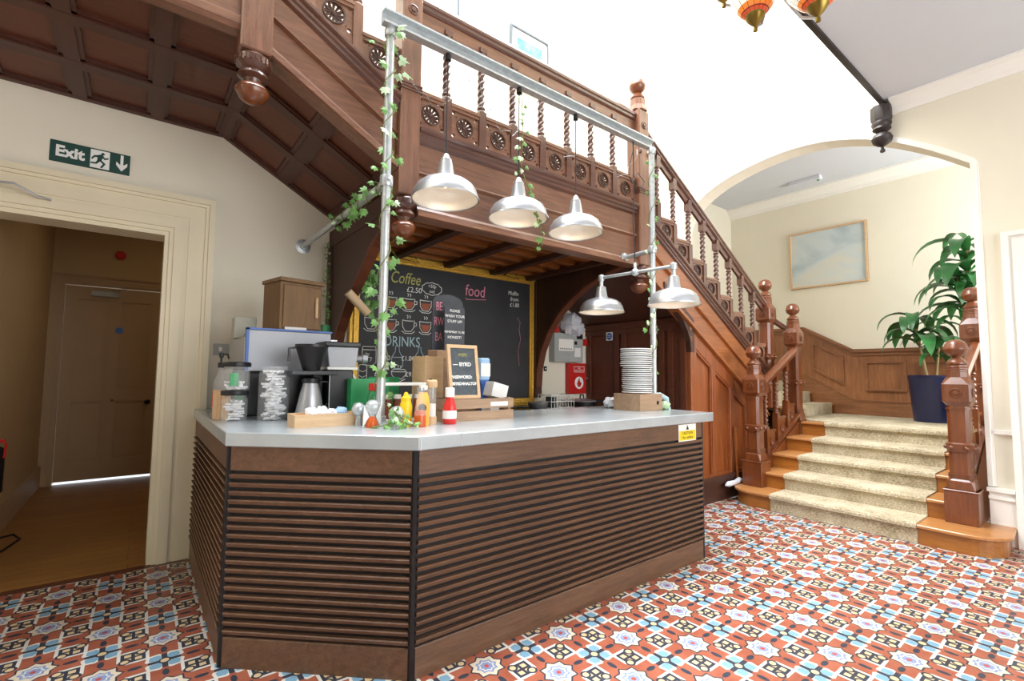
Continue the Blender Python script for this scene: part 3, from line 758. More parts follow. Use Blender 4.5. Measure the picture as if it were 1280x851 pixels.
# landing deck
b = MB(); b.box((6.60, -0.25, 0.70), (XL, 2.75, 0.785)); b.build('landing_deck', M['tread'], st)
b = MB(); b.box((6.60, 0.90, 0), (6.63, 2.75, 0.70)); b.build('landing_riser', M['riser'], st)
# three short steps rising left to the long flight
for i, (ya, yb) in enumerate(((2.73, 3.02), (3.02, 3.31), (3.31, YW))):
    z = 0.785 + H0 * (i + 1)
    MB().box((6.3 if i < 2 else 6.3, ya, z - 0.028), (XL, yb + 0.02 if i < 2 else yb, z)).build('tread', M['tread'], st)
    MB().box((6.3, ya + 0.02, z - H0), (XL, ya + 0.05, z - 0.028)).build('riser', M['riser'], st)
# body of the long flight
b = MB(); b.add([(3.70, 2.86, 2.78), (6.25, 2.86, 1.24), (6.25, YW - 0.005, 1.24), (3.70, YW - 0.005, 2.78), (3.70, 2.86, 2.42), (6.25, 2.86, 0.88), (6.25, YW, 0.88), (3.70, YW, 2.42)],
      [(0, 1, 2, 3), (7, 6, 5, 4), (0, 4, 5, 1), (3, 2, 6, 7), (0, 3, 7, 4), (1, 5, 6, 2)])
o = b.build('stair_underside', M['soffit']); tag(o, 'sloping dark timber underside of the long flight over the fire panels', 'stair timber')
# carpet runner
b = MB(); cy0, cy1 = 1.125, 2.27; th = 0.012
path = [(5.045 - th, 0.004)]
for i in range(5):
    z = H0 * (i + 1)
    xn = NX[i]
    path += [(xn + 0.03 - th, z - 0.045), (xn - th, z - 0.028), (xn - th, z - 0.004), (xn - th + 0.008, z + th)]
    if i < 4: path += [(NX[i + 1] + 0.03 - th, z + th)]
path += [(XL - 0.06, 0.785 + th)]
A = [(p[0], cy0, p[1]) for p in path]; B = [(p[0], cy1, p[1]) for p in path]; n_ = len(path)
A2 = [(p[0] + th, cy0, p[1] - th * 0.9) for p in path]; B2 = [(p[0] + th, cy1, p[1] - th * 0.9) for p in path]
b.add(A + B + A2 + B2, [(i, i + 1, i + 1 + n_, i + n_) for i in range(n_ - 1)] + [(i, i + 2 * n_, i + 1 + 2 * n_, i + 1) for i in range(n_ - 1)] + [(i + n_, i + 1 + n_, i + 1 + 3 * n_, i + 3 * n_) for i in range(n_ - 1)])
o = b.build('stair_carpet', M['carpet']); tag(o, 'beige ribbed carpet runner down the steps in front of the arch', 'carpet')
o = MB().box((6.62, -0.2, 0.786), (XL - 0.05, 1.12, 0.797)).build('landing_carpet', M['carpet']); tag(o, 'beige carpet on the landing under the potted plants', 'carpet')
o = MB().box((6.62, 2.275, 0.786), (XL - 0.05, 2.72, 0.797)).build('landing_carpet', M['carpet']); tag(o, 'strip of beige carpet on the landing at the foot of the steps turning left', 'carpet')
b = MB()
for i in range(3):
    z = 0.785 + H0 * (i + 1); ya = 2.73 + 0.29 * i; yb = ya + 0.29 if i < 2 else YW
    b.box((6.66, ya - 0.012, z - H0 + 0.014), (8.05, ya + 0.02, z + 0.012)); b.box((6.66, ya + 0.02, z), (8.05, yb, z + 0.012))
o = b.build('stair_carpet', M['carpet']); tag(o, 'beige carpet over the small steps turning left beyond the newels', 'carpet')

# landing wainscot
t = thing('wainscot', 'panelled oak dado round the landing behind the plants', 'wall panelling', (XL - 0.03, 1.8, 0.785))
def slope_z(y): return 0.0 if y < 2.46 else min((y - 2.46) * 0.57, 0.365)
yb_ = [-0.25, 2.46, 3.10, YW - 0.01]
b = MB(); c_ = MB(); s_ = MB()
for ya, yb2 in zip(yb_[:-1], yb_[1:]):
    za, zb2 = slope_z(ya), slope_z(yb2)
    def slab(bb, x0, x1, lo, hi):
        bb.add([(x0, ya, lo + za), (x1, ya, lo + za), (x1, ya, hi + za), (x0, ya, hi + za), (x0, yb2, lo + zb2), (x1, yb2, lo + zb2), (x1, yb2, hi + zb2), (x0, yb2, hi + zb2)],
               [(0, 1, 2, 3), (7, 6, 5, 4), (0, 4, 5, 1), (1, 5, 6, 2), (2, 6, 7, 3), (3, 7, 4, 0)])
    slab(b, XL - 0.025, XL - 0.001, 0.80, 1.68); slab(c_, XL - 0.075, XL - 0.001, 1.69, 1.735); slab(c_, XL - 0.045, XL - 0.001, 1.64, 1.69)
    slab(s_, XL - 0.045, XL - 0.001, 0.99, 1.01); s_.add([(XL - 0.035, ya, 0.79), (XL - 0.035, yb2, 0.79), (XL - 0.035, yb2, 0.99 + zb2), (XL - 0.035, ya, 0.99 + za)], [(0, 3, 2, 1)])
b.build('backing_board', M['wains'], t); c_.build('dado_rail', M['wood_y'], t); s_.build('skirting', M['wood_y'], t)
def wpanel(y0, y1, z0, z1):
    b = MB(); x = XL - 0.027
    for (ya, yb2, za, zb2) in ((y0, y1, z0, z0 + 0.03), (y0, y1, z1 - 0.03, z1), (y0, y0 + 0.03, z0 + 0.03, z1 - 0.03), (y1 - 0.03, y1, z0 + 0.03, z1 - 0.03)):
        sa, sb = (slope_z(ya), slope_z(yb2)) if y0 > 2.4 else (0, 0)
        b.add([(x, ya, za + sa), (x - 0.032, ya, za + sa), (x - 0.032, ya, zb2 + sa), (x, ya, zb2 + sa), (x, yb2, za + sb), (x - 0.032, yb2, za + sb), (x - 0.032, yb2, zb2 + sb), (x, yb2, zb2 + sb)],
              [(0, 1, 2, 3), (7, 6, 5, 4), (0, 4, 5, 1), (1, 5, 6, 2), (2, 6, 7, 3), (3, 7, 4, 0)])
    b.build('panel_moulding', M['wood_y'], t)
MB().box((XL - 0.033, 1.89, 1.17), (XL - 0.02, 2.29, 1.53)).build('raised_field', M['wains'], t)
MB().box((XL - 0.033, 1.25, 1.17), (XL - 0.02, 1.67, 1.53)).build('raised_field', M['wains'], t)
for y0, y1 in ((2.58, 3.0), (1.86, 2.32), (1.22, 1.70), (0.55, 1.05)): wpanel(y0, y1, 1.14, 1.56)

# ------------------------------------------------------------------ soffits
def soffit(name, label, x0, z0, x1, z1, cols, rows=3, y0=YF + 0.02, y1=YW - 0.004, m=('soffit', 'soffit_p')):
    t = thing(name, label, 'timber soffit', ((x0 + x1) / 2, (y0 + y1) / 2, min(z0, z1)))
    sl = (z1 - z0) / (x1 - x0)
    def blk(b, xa, xb, ya, yb, d0, d1):
        za, zb = z0 + sl * (xa - x0), z0 + sl * (xb - x0)
        b.add([(xa, ya, za - d0), (xb, ya, zb - d0), (xb, yb, zb - d0), (xa, yb, za - d0), (xa, ya, za + d1), (xb, ya, zb + d1), (xb, yb, zb + d1), (xa, yb, za + d1)],
              [(0, 3, 2, 1), (4, 5, 6, 7), (0, 1, 5, 4), (1, 2, 6, 5), (2, 3, 7, 6), (3, 0, 4, 7)])
    b = MB(); blk(b, x0, x1, y0, y1, -0.03, 0.08); b.build('boarding', M[m[1]], t)
    b = MB(); sw = 0.075; pw = (x1 - x0) / cols; ph = (y1 - y0) / rows
    for i in range(cols + 1):
        xa = x0 + pw * i
        blk(b, max(x0, xa - sw / 2), min(x1, xa + sw / 2), y0, y1, 0.0, 0.03)
    for j in range(rows + 1):
        ya = y0 + ph * j; blk(b, x0, x1, max(y0, ya - sw * 0.6), min(y1, ya + sw * 0.6), 0.0015, 0.03)
    b.build('framing', M[m[0]], t)
    for i in range(cols):
        for j in range(rows):
            b = MB(); xa = x0 + pw * i + sw / 2; xb = x0 + pw * (i + 1) - sw / 2; ya = y0 + ph * j + sw * 0.6; yb = ya + ph - sw * 1.2; e = 0.022
            for q in ((xa, xb, ya, ya + e), (xa, xb, yb - e, yb), (xa, xa + e, ya, yb), (xb - e, xb, ya, yb)): blk(b, q[0], q[1], q[2], q[3], -0.010, 0.03)
            b.build('panel_moulding', M[m[0]], t)
    return t
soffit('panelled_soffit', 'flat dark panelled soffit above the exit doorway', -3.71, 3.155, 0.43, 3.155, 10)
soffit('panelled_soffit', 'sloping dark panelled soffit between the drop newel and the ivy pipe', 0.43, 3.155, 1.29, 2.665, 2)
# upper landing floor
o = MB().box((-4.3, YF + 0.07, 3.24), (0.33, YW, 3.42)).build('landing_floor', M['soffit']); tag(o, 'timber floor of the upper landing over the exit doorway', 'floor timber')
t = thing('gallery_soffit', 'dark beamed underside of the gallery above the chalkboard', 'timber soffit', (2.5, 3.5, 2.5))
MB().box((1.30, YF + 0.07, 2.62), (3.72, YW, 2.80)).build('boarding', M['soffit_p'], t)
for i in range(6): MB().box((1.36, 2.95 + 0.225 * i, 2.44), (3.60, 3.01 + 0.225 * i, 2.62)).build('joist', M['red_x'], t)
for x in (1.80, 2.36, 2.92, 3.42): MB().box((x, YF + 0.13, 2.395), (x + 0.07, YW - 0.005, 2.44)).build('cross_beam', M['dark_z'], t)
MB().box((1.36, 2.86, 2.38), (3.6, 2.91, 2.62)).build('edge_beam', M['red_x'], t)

# curved brackets
def bracket(x0, x1, label, inner, yb=YW, ytop=2.90, z_top=2.42, zfoot=1.15, post=0.10):
    t = thing('curved_bracket', label, 'bracket', ((x0 + x1) / 2, yb, zfoot), 'curved oak brackets under the gallery')
    poly = inner + [(ytop, z_top), (yb, z_top), (yb, zfoot), (inner[0][0], zfoot)]
    b = MB(); b.prism([(p[0], p[1]) for p in poly], (x0, 0, 0), (0, 1, 0), (0, 0, 1), (x1 - x0, 0, 0)); b.build('arched_web', M['dark_z'], t)
    # rounded edge moulding following the curve
    A = []; n = len(inner)
    for k, p in enumerate(inner):
        A += [(x0 - 0.008, p[0] - 0.004, p[1] - 0.003), (x1 + 0.008, p[0] - 0.004, p[1] - 0.003), (x1 + 0.008, p[0] + 0.018, p[1] + 0.014), (x0 - 0.008, p[0] + 0.018, p[1] + 0.014)]
    b = MB(); b.add(A, [(4 * i + j, 4 * i + (j + 1) % 4, 4 * i + 4 + (j + 1) % 4, 4 * i + 4 + j) for i in range(n - 1) for j in range(4)], False); b.build('curved_edge', M['soffit_p'], t)
    MB().box((x0 - 0.015, yb - 0.09, zfoot - 0.08), (x1 + 0.015, yb, z_top)).build('wall_post', M['dark_z'], t, 0.004)
    b = MB(); b.add([(x0 - 0.005, ytop, z_top), (x1 + 0.005, ytop, z_top), (x1 + 0.005, yb, z_top), (x0 - 0.005, yb, z_top), (x0 - 0.005, ytop, z_top + 0.14), (x1 + 0.005, ytop, z_top + 0.14), (x1 + 0.005, yb, z_top + 0.14), (x0 - 0.005, yb, z_top + 0.14)],
                 [(0, 3, 2, 1), (4, 5, 6, 7), (0, 1, 5, 4), (1, 2, 6, 5), (2, 3, 7, 6), (3, 0, 4, 7)]); b.build('top_beam', M['dark_z'], t)
def arc(p):
    return p
inner = [(4.155, 1.20), (4.14, 1.40), (4.08, 1.60), (3.97, 1.80), (3.80, 1.99), (3.60, 2.13), (3.40, 2.235), (3.15, 2.32), (2.92, 2.38)]
inl = [(4.12, 1.30), (4.06, 1.50), (3.97, 1.67), (3.86, 1.79), (3.72, 1.93), (3.60, 2.01), (3.45, 2.11), (3.28, 2.24), (3.05, 2.33), (2.92, 2.38)]
bracket(1.265, 1.325, 'dark curved oak bracket on the wall behind the coffee grinder', inl)
bracket(3.58, 3.65, 'dark curved oak bracket right of the gilt chalkboard', inner)
# knee brace in the front plane below the long flight
t = thing('curved_bracket', 'small carved knee bracket below the long flight, right of the plates', 'bracket', (4.45, YF, 1.6), 'curved oak brackets under the gallery')
inner = [(4.50, 1.58), (4.485, 1.70), (4.44, 1.80), (4.36, 1.90), (4.24, 2.0), (4.14, 2.09), (4.05, 2.16)]
b = MB(); b.prism([(p[0], p[1]) for p in inner] + [(4.05, 2.26), (4.56, 1.92), (4.56, 1.58)], (0, YF + 0.0, 0), (1, 0, 0), (0, 0, 1), (0, 0.06, 0)); b.build('web', M['dark_z'], t)
b = MB()
for p in ((4.43, 1.90), (4.37, 1.97), (4.49, 1.82), (4.50, 1.72)): roundel(b, (p[0], YF, p[1]), (0, -1, 0), 0.028)
b.build('roundel', M['wood_z'], t)
# panelled spandrel below the long flight
SZ = lambda x: CZ(x) - 0.60
t = thing('spandrel_panelling', 'tall reddish oak panelling under the long flight beside the steps', 'wall panelling', (5.3, YF + 0.05, 0))
b = MB(); b.prism([(4.50, 0), (6.16, 0), (6.16, SZ(6.16)), (4.50, SZ(4.50))], (0, YF + 0.04, 0), (1, 0, 0), (0, 0, 1), (0, 0.04, 0)); b.build('backing_board', M['red_z'], t)
b = MB()
for xa, xb in ((4.50, 4.60), (4.90, 4.98), (5.27, 5.35), (5.64, 5.72), (6.06, 6.16)):
    b.prism([(xa, 0.26), (xb, 0.26), (xb, SZ(xb)), (xa, SZ(xa))], (0, YF + 0.005, 0), (1, 0, 0), (0, 0, 1), (0, 0.035, 0))
b.prism([(4.5, SZ(4.5) - 0.14), (6.16, SZ(6.16) - 0.14), (6.16, SZ(6.16) + 0.03), (4.5, SZ(4.5) + 0.03)], (0, YF + 0.004, 0), (1, 0, 0), (0, 0, 1), (0, 0.036, 0))
b.build('stile', M['red_z'], t, 0.004)
b = MB()
for xa, xb in ((4.60, 4.90), (4.98, 5.27), (5.35, 5.64)):
    b.box((xa, YF + 0.012, 0.26), (xb, YF + 0.04, 0.285)); b.box((xa, YF + 0.018, 0.285), (xa + 0.02, YF + 0.04, SZ(xa) - 0.14)); b.box((xb - 0.02, YF + 0.018, 0.285), (xb, YF + 0.04, SZ(xb) - 0.14))
    b.prism([(xa, SZ(xa) - 0.165), (xb, SZ(xb) - 0.165), (xb, SZ(xb) - 0.14), (xa, SZ(xa) - 0.14)], (0, YF + 0.012, 0), (1, 0, 0), (0, 0, 1), (0, 0.028, 0))
b.build('panel_moulding', M['red_z'], t)
b = MB(); b.box((4.48, YF - 0.01, 0), (5.9, YF + 0.04, 0.23)); b.box((4.48, YF - 0.025, 0.23), (5.9, YF + 0.04, 0.26)); b.build('skirting', M['dark_z'], t)
# cupboard front under the flight, set back at right angles
t = thing('cupboard_front', 'dark panelled cupboard front under the stairs behind the plates', 'cupboard', (4.5, 3.5, 0))
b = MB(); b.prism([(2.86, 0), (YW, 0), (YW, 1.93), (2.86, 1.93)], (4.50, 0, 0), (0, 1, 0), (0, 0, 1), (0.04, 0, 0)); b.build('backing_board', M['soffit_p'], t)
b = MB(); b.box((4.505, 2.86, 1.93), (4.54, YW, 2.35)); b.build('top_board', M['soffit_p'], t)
b = MB()
for ya in (2.84, 2.99, 3.10, 3.62, 3.72, 4.17): b.box((4.478, ya, 0), (4.50, ya + 0.06, 1.88))
for z in (0.0, 0.2, 1.82): b.box((4.474, 2.84, z), (4.50, YW, z + 0.07))
b.box((4.45, 2.84, 1.88), (4.50, YW, 1.95)); b.build('framing', M['soffit_p'], t)
for k, (y, z) in enumerate(((3.85, 1.80), (3.22, 1.84))):
    t2 = thing('safety_sticker', ('blue and white round safety sticker on the dark cupboard, left of the plates', 'blue round safety sticker on the dark cupboard, beside the ivy on the right pipe')[k], 'sticker', (4.47, y, z))
    MB().box((4.471, y - 0.05, z - 0.05), (4.4735, y + 0.05, z + 0.05)).build('backing', M['signw'], t2)
    MB().lathe([(0.042, 0), (0.042, 0.001), (0, 0.0012)], (4.471, y, z), 20, (-1, 0, 0)).build('disc', M['blue'], t2)
    b = MB(); b.box((4.4690, y - 0.03, z + 0.006), (4.4695, y + 0.03, z + 0.012)); b.box((4.4690, y - 0.03, z - 0.012), (4.4695, y + 0.03, z - 0.006)); b.build('symbol', M['signw'], t2)
# ------------------------------------------------------------------ bar counter
CT = 1.065
t = thing('bar_counter', 'dark brown slatted bar counter with a clipped corner in the middle of the hall', 'counter', (1.9, 2.6, 0))
def along(b, P0, P1, poly):
    """poly (outward, z) extruded from P0 to P1; outward is to the right of the run"""
    P0 = Vector((P0[0], P0[1], 0)); P1 = Vector((P1[0], P1[1], 0)); d = P1 - P0; n = Vector((d.y, -d.x, 0)).normalized()
    b.prism(poly, P0, n, (0, 0, 1), d)
FP = [(0.36, 4.22), (0.36, 2.62), (1.01, 2.01), (3.36, 2.01), (3.36, 2.86)]
names = ['left end', 'clipped corner', 'front', 'right end']
b = MB()
inner = [(0.36, 4.22), (0.36, 2.62), (1.01, 2.01), (3.36, 2.01), (3.36, 2.86), (1.10, 2.86), (1.10, 4.22)]
b.prism(inner, (0, 0, 0.0), (1, 0, 0), (0, 1, 0), (0, 0, 1.0)); b.build('carcass', M['blackm'], t)
for k in range(4):
    P0, P1 = Vector(FP[k]), Vector(FP[k + 1]); d = (P1 - P0).normalized(); q0 = P0 + d * 0.012; q1 = P1 - d * 0.012
    b = MB(); along(b, q0, q1, [(0, 0.885), (0.014, 0.885), (0.014, 0.998), (0, 0.998)]); b.build('top_board', M['counterw'], t)
    b = MB(); along(b, q0, q1, [(0, 0.0), (0.014, 0.0), (0.014, 0.128), (0.010, 0.134), (0, 0.134)]); b.build('plinth_board', M['counterw'], t)
    b = MB()
    for i in range(19):
        z = 0.146 + i * 0.0389
        along(b, q0, q1, [(0, z), (0.014, z + 0.001), (0.024, z + 0.018), (0.020, z + 0.022), (0, z + 0.022)])
    b.build('slatted_panel', M['counterw'], t)
for (x, y) in FP[1:4]:
    b = MB(); b.lathe([(0.017, 0.0), (0.017, 0.998)], (x, y, 0), 8, smooth=False); b.build('corner_trim', M['blackm'], t)
SLB = [(0.33, 4.235), (0.33, 2.575), (0.995, 1.955), (3.45, 1.955), (3.45, 2.90), (1.12, 2.90), (1.12, 4.235)]
b = MB(); b.prism(SLB, (0, 0, 1.0), (1, 0, 0), (0, 1, 0), (0, 0, 0.065))
o = b.build('worktop', M['zinc'], None, 0.004); tag(o, 'grey zinc worktop with a thick folded edge on the slatted bar counter', 'worktop')
for x in (1.005, 1.22): MB().box((x, 1.9535, 1.001), (x + 0.004, 1.956, 1.064)).build('edge_seam', M['steel'], o)
# caution sticker
t = thing('caution_sticker', 'yellow and white hot surface warning sticker on the right end of the counter', 'sticker', (3.16, 1.99, 0.93))
MB().box((3.05, 1.9935, 0.87), (3.27, 1.995, 0.99)).build('backing', M['signw'], t)
MB().box((3.057, 1.9925, 0.877), (3.263, 1.9935, 0.945)).build('yellow_panel', M['yellow'], t)
text('lettering', 'CAUTION\nHot surface', 0.030, FY(3.16, 1.9922, 0.912), M['blackm'], t)
MB().prism([(-0.018, 0), (0.018, 0), (0, 0.032)], (3.16, 1.993, 0.951), (1, 0, 0), (0, 0, 1), (0, -0.0008, 0)).build('warning_triangle', M['blackm'], t)
# back worktop along the wall below the chalkboard
t = thing('back_worktop', 'narrow back worktop along the cream wall under the chalkboard', 'worktop', (2.9, 3.95, 0))
MB().box((1.42, 3.66, 0.93), (4.44, 4.24, 0.965)).build('top', M['blackm'], t, 0.003)
for xa in (1.44, 2.44, 3.44): MB().box((xa, 3.70, 0.0), (xa + 0.98, 4.23, 0.93)).build('cupboard', M['white'], t, 0.003)

# ------------------------------------------------------------------ chalkboard
BY = 4.235
t = thing('chalkboard', 'big black chalkboard in a gilt frame with coffee and drinks menu', 'chalkboard', (2.55, BY, 1.06))
MB().box((1.52, BY - 0.03, 1.05), (3.50, BY, 2.37)).build('slate', M['slate'], t)
b = MB()
for w_, d_, o_ in ((0.035, 0.045, 0.0), (0.035, 0.062, 0.03), (0.025, 0.050, 0.06)):
    frame_box(b, 1.44 + o_, 3.585 - o_, 0.985 + o_, 2.45 - o_, BY, w_, d_)
b.build('gilt_frame', M['gold'], t, 0.004)
b = MB()
for k in range(100):
    x = 1.47 + 2.085 * k / 99; b.cbox((x, BY - 0.06, 2.405), (0.012, 0.012, 0.03), Matrix.Rotation(0.5, 3, 'Y'))
b.build('frame_ornament', M['gold'], t)
CY = BY - 0.0315
def chalk(body, size, x, z, m='chalk', sx=1.0, shear=0.0, nm='chalk_lettering'):
    return text(nm, body, size, FY(x, CY, z), M[m], t, 0.0004, 'CENTER', sx, shear)
def strokes(lines, x, z, s, m='chalk', r=0.004, nm='chalk_drawing'):
    b = MB()
    for L in lines:
        b.tube([(x + p[0] * s, CY, z + p[1] * s) for p in L], r, 4, smooth=False)
    o = b.build(nm, M[m], t)
    return o
chalk('Coffee', 0.16, 1.965, 2.235, 'chalky', 0.72, 0.25)
chalk('£2.50', 0.072, 2.06, 2.135, 'chalk')
strokes([[(math.cos(a * PI / 10) * (1 + .08 * (a % 2)), .55 * math.sin(a * PI / 10) * (1 + .1 * (a % 2))) for a in range(21)]], 2.25, 2.17, 0.105)
chalk('+50p\noat', 0.050, 2.25, 2.17, 'chalk', 0.9, 0.2)
def cup(x, z, fill=None, w=0.062):
    strokes([[(-1, .8), (-.95, -.2), (-.5, -.9), (.5, -.9), (.95, -.2), (1, .8), (.5, .72), (-.5, .72), (-1, .8)], [(1, .5), (1.35, .45), (1.4, .05), (.98, -.1)], [(-1.1, -.85), (-.6, -1.2), (.6, -1.2), (1.1, -.85)], [(-.2, 1.1), (-.05, 1.35), (-.25, 1.6)], [(.2, 1.1), (.35, 1.35), (.15, 1.6)]], x, z, w)
    if fill:
        MB().prism([(x - w * .85, z + w * .3), (x - w * .45, z - w * .75), (x + w * .45, z - w * .75), (x + w * .85, z + w * .3)], (0, CY, 0), (1, 0, 0), (0, 0, 1), (0, -0.0008, 0)).build('chalk_fill', M['chalkr'], t)
for i, x in enumerate((1.64, 1.82, 2.005, 2.185)):
    cup(x, 2.0, True if i > 1 else (i == 1)); cup(x, 1.79, i in (1, 3))
chalk('DRINKS', 0.135, 1.95, 1.63, 'chalkb', 0.78)
# beer bottle, jar, can, bowl drawings
strokes([[(-.7, 1), (.7, 1), (.75, .6), (.75, -.7), (.4, -1), (-.4, -1), (-.75, -.7), (-.75, .6), (-.7, 1)], [(-.7, .65), (.7, .65)], [(-.4, .3), (0, .2), (-.2, -.1), (.3, -.2), (.1, -.6)]], 1.63, 1.49, 0.085)
strokes([[(-.15, 1), (.15, 1), (.2, .5), (.5, 0), (.55, -.8), (.3, -1), (-.3, -1), (-.55, -.8), (-.5, 0), (-.2, .5), (-.15, 1)], [(-.5, 0), (.5, 0)]], 1.90, 1.485, 0.105, 'chalkb')
chalk('£1.00', 0.062, 2.01, 1.475, 'chalk'); chalk('2.00', 0.062, 1.78, 1.475, 'chalk')
strokes([[(-.12, 1), (.12, 1), (.15, .6), (.5, .1), (.5, -1), (-.5, -1), (-.5, .1), (-.15, .6), (-.12, 1)]], 2.13, 1.485, 0.10, 'chalkb')
strokes([[(-.4, 1), (.4, 1), (.45, .8), (.45, -.8), (.35, -1), (-.35, -1), (-.45, -.8), (-.45, .8), (-.4, 1)], [(-.4, .4), (0, .2), (.4, .4)], [(-.4, -.2), (0, -.4), (.4, -.2)]], 1.575, 1.33, 0.08)
strokes([[(-1, .5), (-.7, .7), (.7, .7), (1, .5), (.9, 0), (.4, -.5), (-.4, -.5), (-.9, 0), (-1, .5)], [(-1, .4), (1, .4)], [(-.9, -.5), (0, -.9), (.9, -.5)], [(-.1, .95), (0, 1.2)], [(.2, .95), (.3, 1.2)]], 1.92, 1.32, 0.075, 'chalk')
chalk('£9.00', 0.062, 2.055, 1.325, 'chalk'); chalk('£', 0.075, 1.70, 1.33, 'chalk')
chalk('food', 0.17, 2.76, 2.20, 'chalkp', 0.8, 0.1); strokes([[(-1, 0), (-.8, -.1), (1, .05)]], 2.77, 2.12, 0.13, 'chalkp')
chalk('Muffin\n  from\n  £1.80', 0.065, 3.27, 2.17, 'chalk', 0.9, 0.1)
strokes([[(0, 1), (.15, .8), (.1, .5), (.18, .1), (.05, -.4), (.12, -1)]], 3.33, 1.70, 0.27, 'chalkp', 0.002)
# picture lights above the board
for k, x in enumerate((1.90, 3.12)):
    t2 = thing('picture_light', ('small black picture light over the left half of the gilt chalkboard', 'small black picture light over the right half of the gilt chalkboard')[k], 'light', (x, 4.2, 2.45), 'picture lights over the chalkboard')
    MB().box((x - 0.12, 4.10, 2.445), (x + 0.12, 4.17, 2.475)).build('lamp_head', M['blackm'], t2, 0.006)
    b = MB(); b.tube([(x, 4.245, 2.40), (x, 4.19, 2.42), (x + 0.03, 4.14, 2.45)], 0.006, 6); b.tube([(x - 0.12, 4.11, 2.45), (x - 0.10, 4.09, 2.40), (x + 0.14, 4.09, 2.38), (x + 0.12, 4.13, 2.44)], 0.0035, 5); b.build('bracket_arm', M['blackm'], t2)

# ------------------------------------------------------------------ wall things left
t = thing('exit_sign', 'green exit sign with running figure and down arrow over the doorway', 'sign', (-0.325, YW, 2.70))
MB().box((-0.53, YW - 0.008, 2.703), (-0.12, YW, 2.845)).build('board', M['signg'], t, 0.002)
text('lettering', 'Exit', 0.100, FY(-0.432, YW - 0.0092, 2.775), M['signw'], t, 0.0005, 'CENTER', 0.92, bold=0.004)
sx, sz = -0.33, 2.712
MB().box((sx, YW - 0.0095, sz), (sx + 0.10, YW - 0.008, sz + 0.124)).build('pictogram_field', M['signw'], t)
b = MB(); yy = YW - 0.0105
def sp(P): b.prism([(sx + p[0] * 0.1, sz + p[1] * 0.124) for p in P], (0, yy, 0), (1, 0, 0), (0, 0, 1), (0, 0.001, 0))
b.lathe([(0.009, 0), (0, 0.001)], (sx + 0.064, yy, sz + 0.103), 12, (0, -1, 0))
sp([(0.36, 0.72), (0.55, 0.80), (0.68, 0.72), (0.56, 0.42), (0.36, 0.40)]); sp([(0.36, 0.44), (0.54, 0.44), (0.34, 0.22), (0.02, 0.20), (0.02, 0.28), (0.28, 0.31)])
sp([(0.42, 0.46), (0.58, 0.46), (0.80, 0.30), (0.62, 0.02), (0.52, 0.06), (0.66, 0.27)]); sp([(0.38, 0.72), (0.42, 0.62), (0.22, 0.58), (0.10, 0.44), (0.04, 0.50), (0.18, 0.68)]); sp([(0.62, 0.74), (0.60, 0.64), (0.74, 0.52), (0.94, 0.60), (0.94, 0.68), (0.76, 0.62)])
b.build('running_figure', M['signg'], t)
MB().prism([(-0.173, 2.835), (-0.157, 2.835), (-0.157, 2.765), (-0.135, 2.785), (-0.135, 2.762), (-0.165, 2.722), (-0.195, 2.762), (-0.195, 2.785), (-0.173, 2.765)], (0, YW - 0.0095, 0), (1, 0, 0), (0, 0, 1), (0, 0.0015, 0)).build('arrow', M['signw'], t)
t = thing('door_closer', 'grey door closer arm on the head of the left doorway casing', 'door closer', (-0.6, YW - 0.05, 2.45))
MB().box((-0.98, YW - 0.10, 2.42), (-0.80, YW - 0.04, 2.50)).build('body', M['steel'], t, 0.004)
b = MB(); b.tube([(-0.86, 4.18, 2.475), (-0.66, 4.12, 2.475), (-0.56, 4.17, 2.432), (-0.50, 4.20, 2.43)], 0.007, 6); b.build('arm', M['steel'], t)
o = MB().box((0.103, 4.37, 1.24), (0.105, 4.44, 1.37)).build('door_notice', M['yellow']); tag(o, 'small yellow notice on the jamb of the left doorway', 'notice')
t = thing('fire_extinguisher', 'red and black fire extinguisher cut off by the left edge in the corridor', 'fire extinguisher', (-0.76, 5.32, 0.42))
b = MB().lathe([(0.052, 0), (0.056, 0.01), (0.056, 0.28), (0.045, 0.32), (0.024, 0.335), (0.024, 0.36), (0, 0.36)], (-0.80, 5.08, 0.45), 20); b.build('cylinder', M['blackm'], t)
b = MB().tube([(-0.80, 5.08, 0.81), (-0.77, 5.06, 0.83), (-0.74, 5.05, 0.80), (-0.745, 5.05, 0.70)], 0.008, 6); b.box((-0.81, 5.065, 0.81), (-0.75, 5.095, 0.83)); b.build('valve_and_hose', M['red'], t)
o = MB().tube([(-0.9, 5.0, 0.006), (-0.74, 5.15, 0.006), (-0.68, 5.45, 0.006), (-0.74, 5.62, 0.006), (-0.84, 5.55, 0.006)], 0.008, 6).build('floor_cable', M['blackm']); tag(o, 'dark loop of cable lying on the corridor floorboards', 'cable')
for k, (x, lab) in enumerate(((0.49, 'white double light switch on the cream wall beside the doorway'), (0.62, 'white single socket plate partly hidden by the espresso machine'))):
    t2 = thing('switch_plate', lab, 'switch', (x, YW, 1.5))
    MB().box((x - 0.055, YW - 0.01, 1.465), (x + 0.055, YW, 1.55)).build('plate', M['grey'], t2, 0.003)
    MB().box((x - 0.02, YW - 0.016, 1.495), (x + 0.0, YW - 0.009, 1.525)).build('rocker', M['white'], t2)

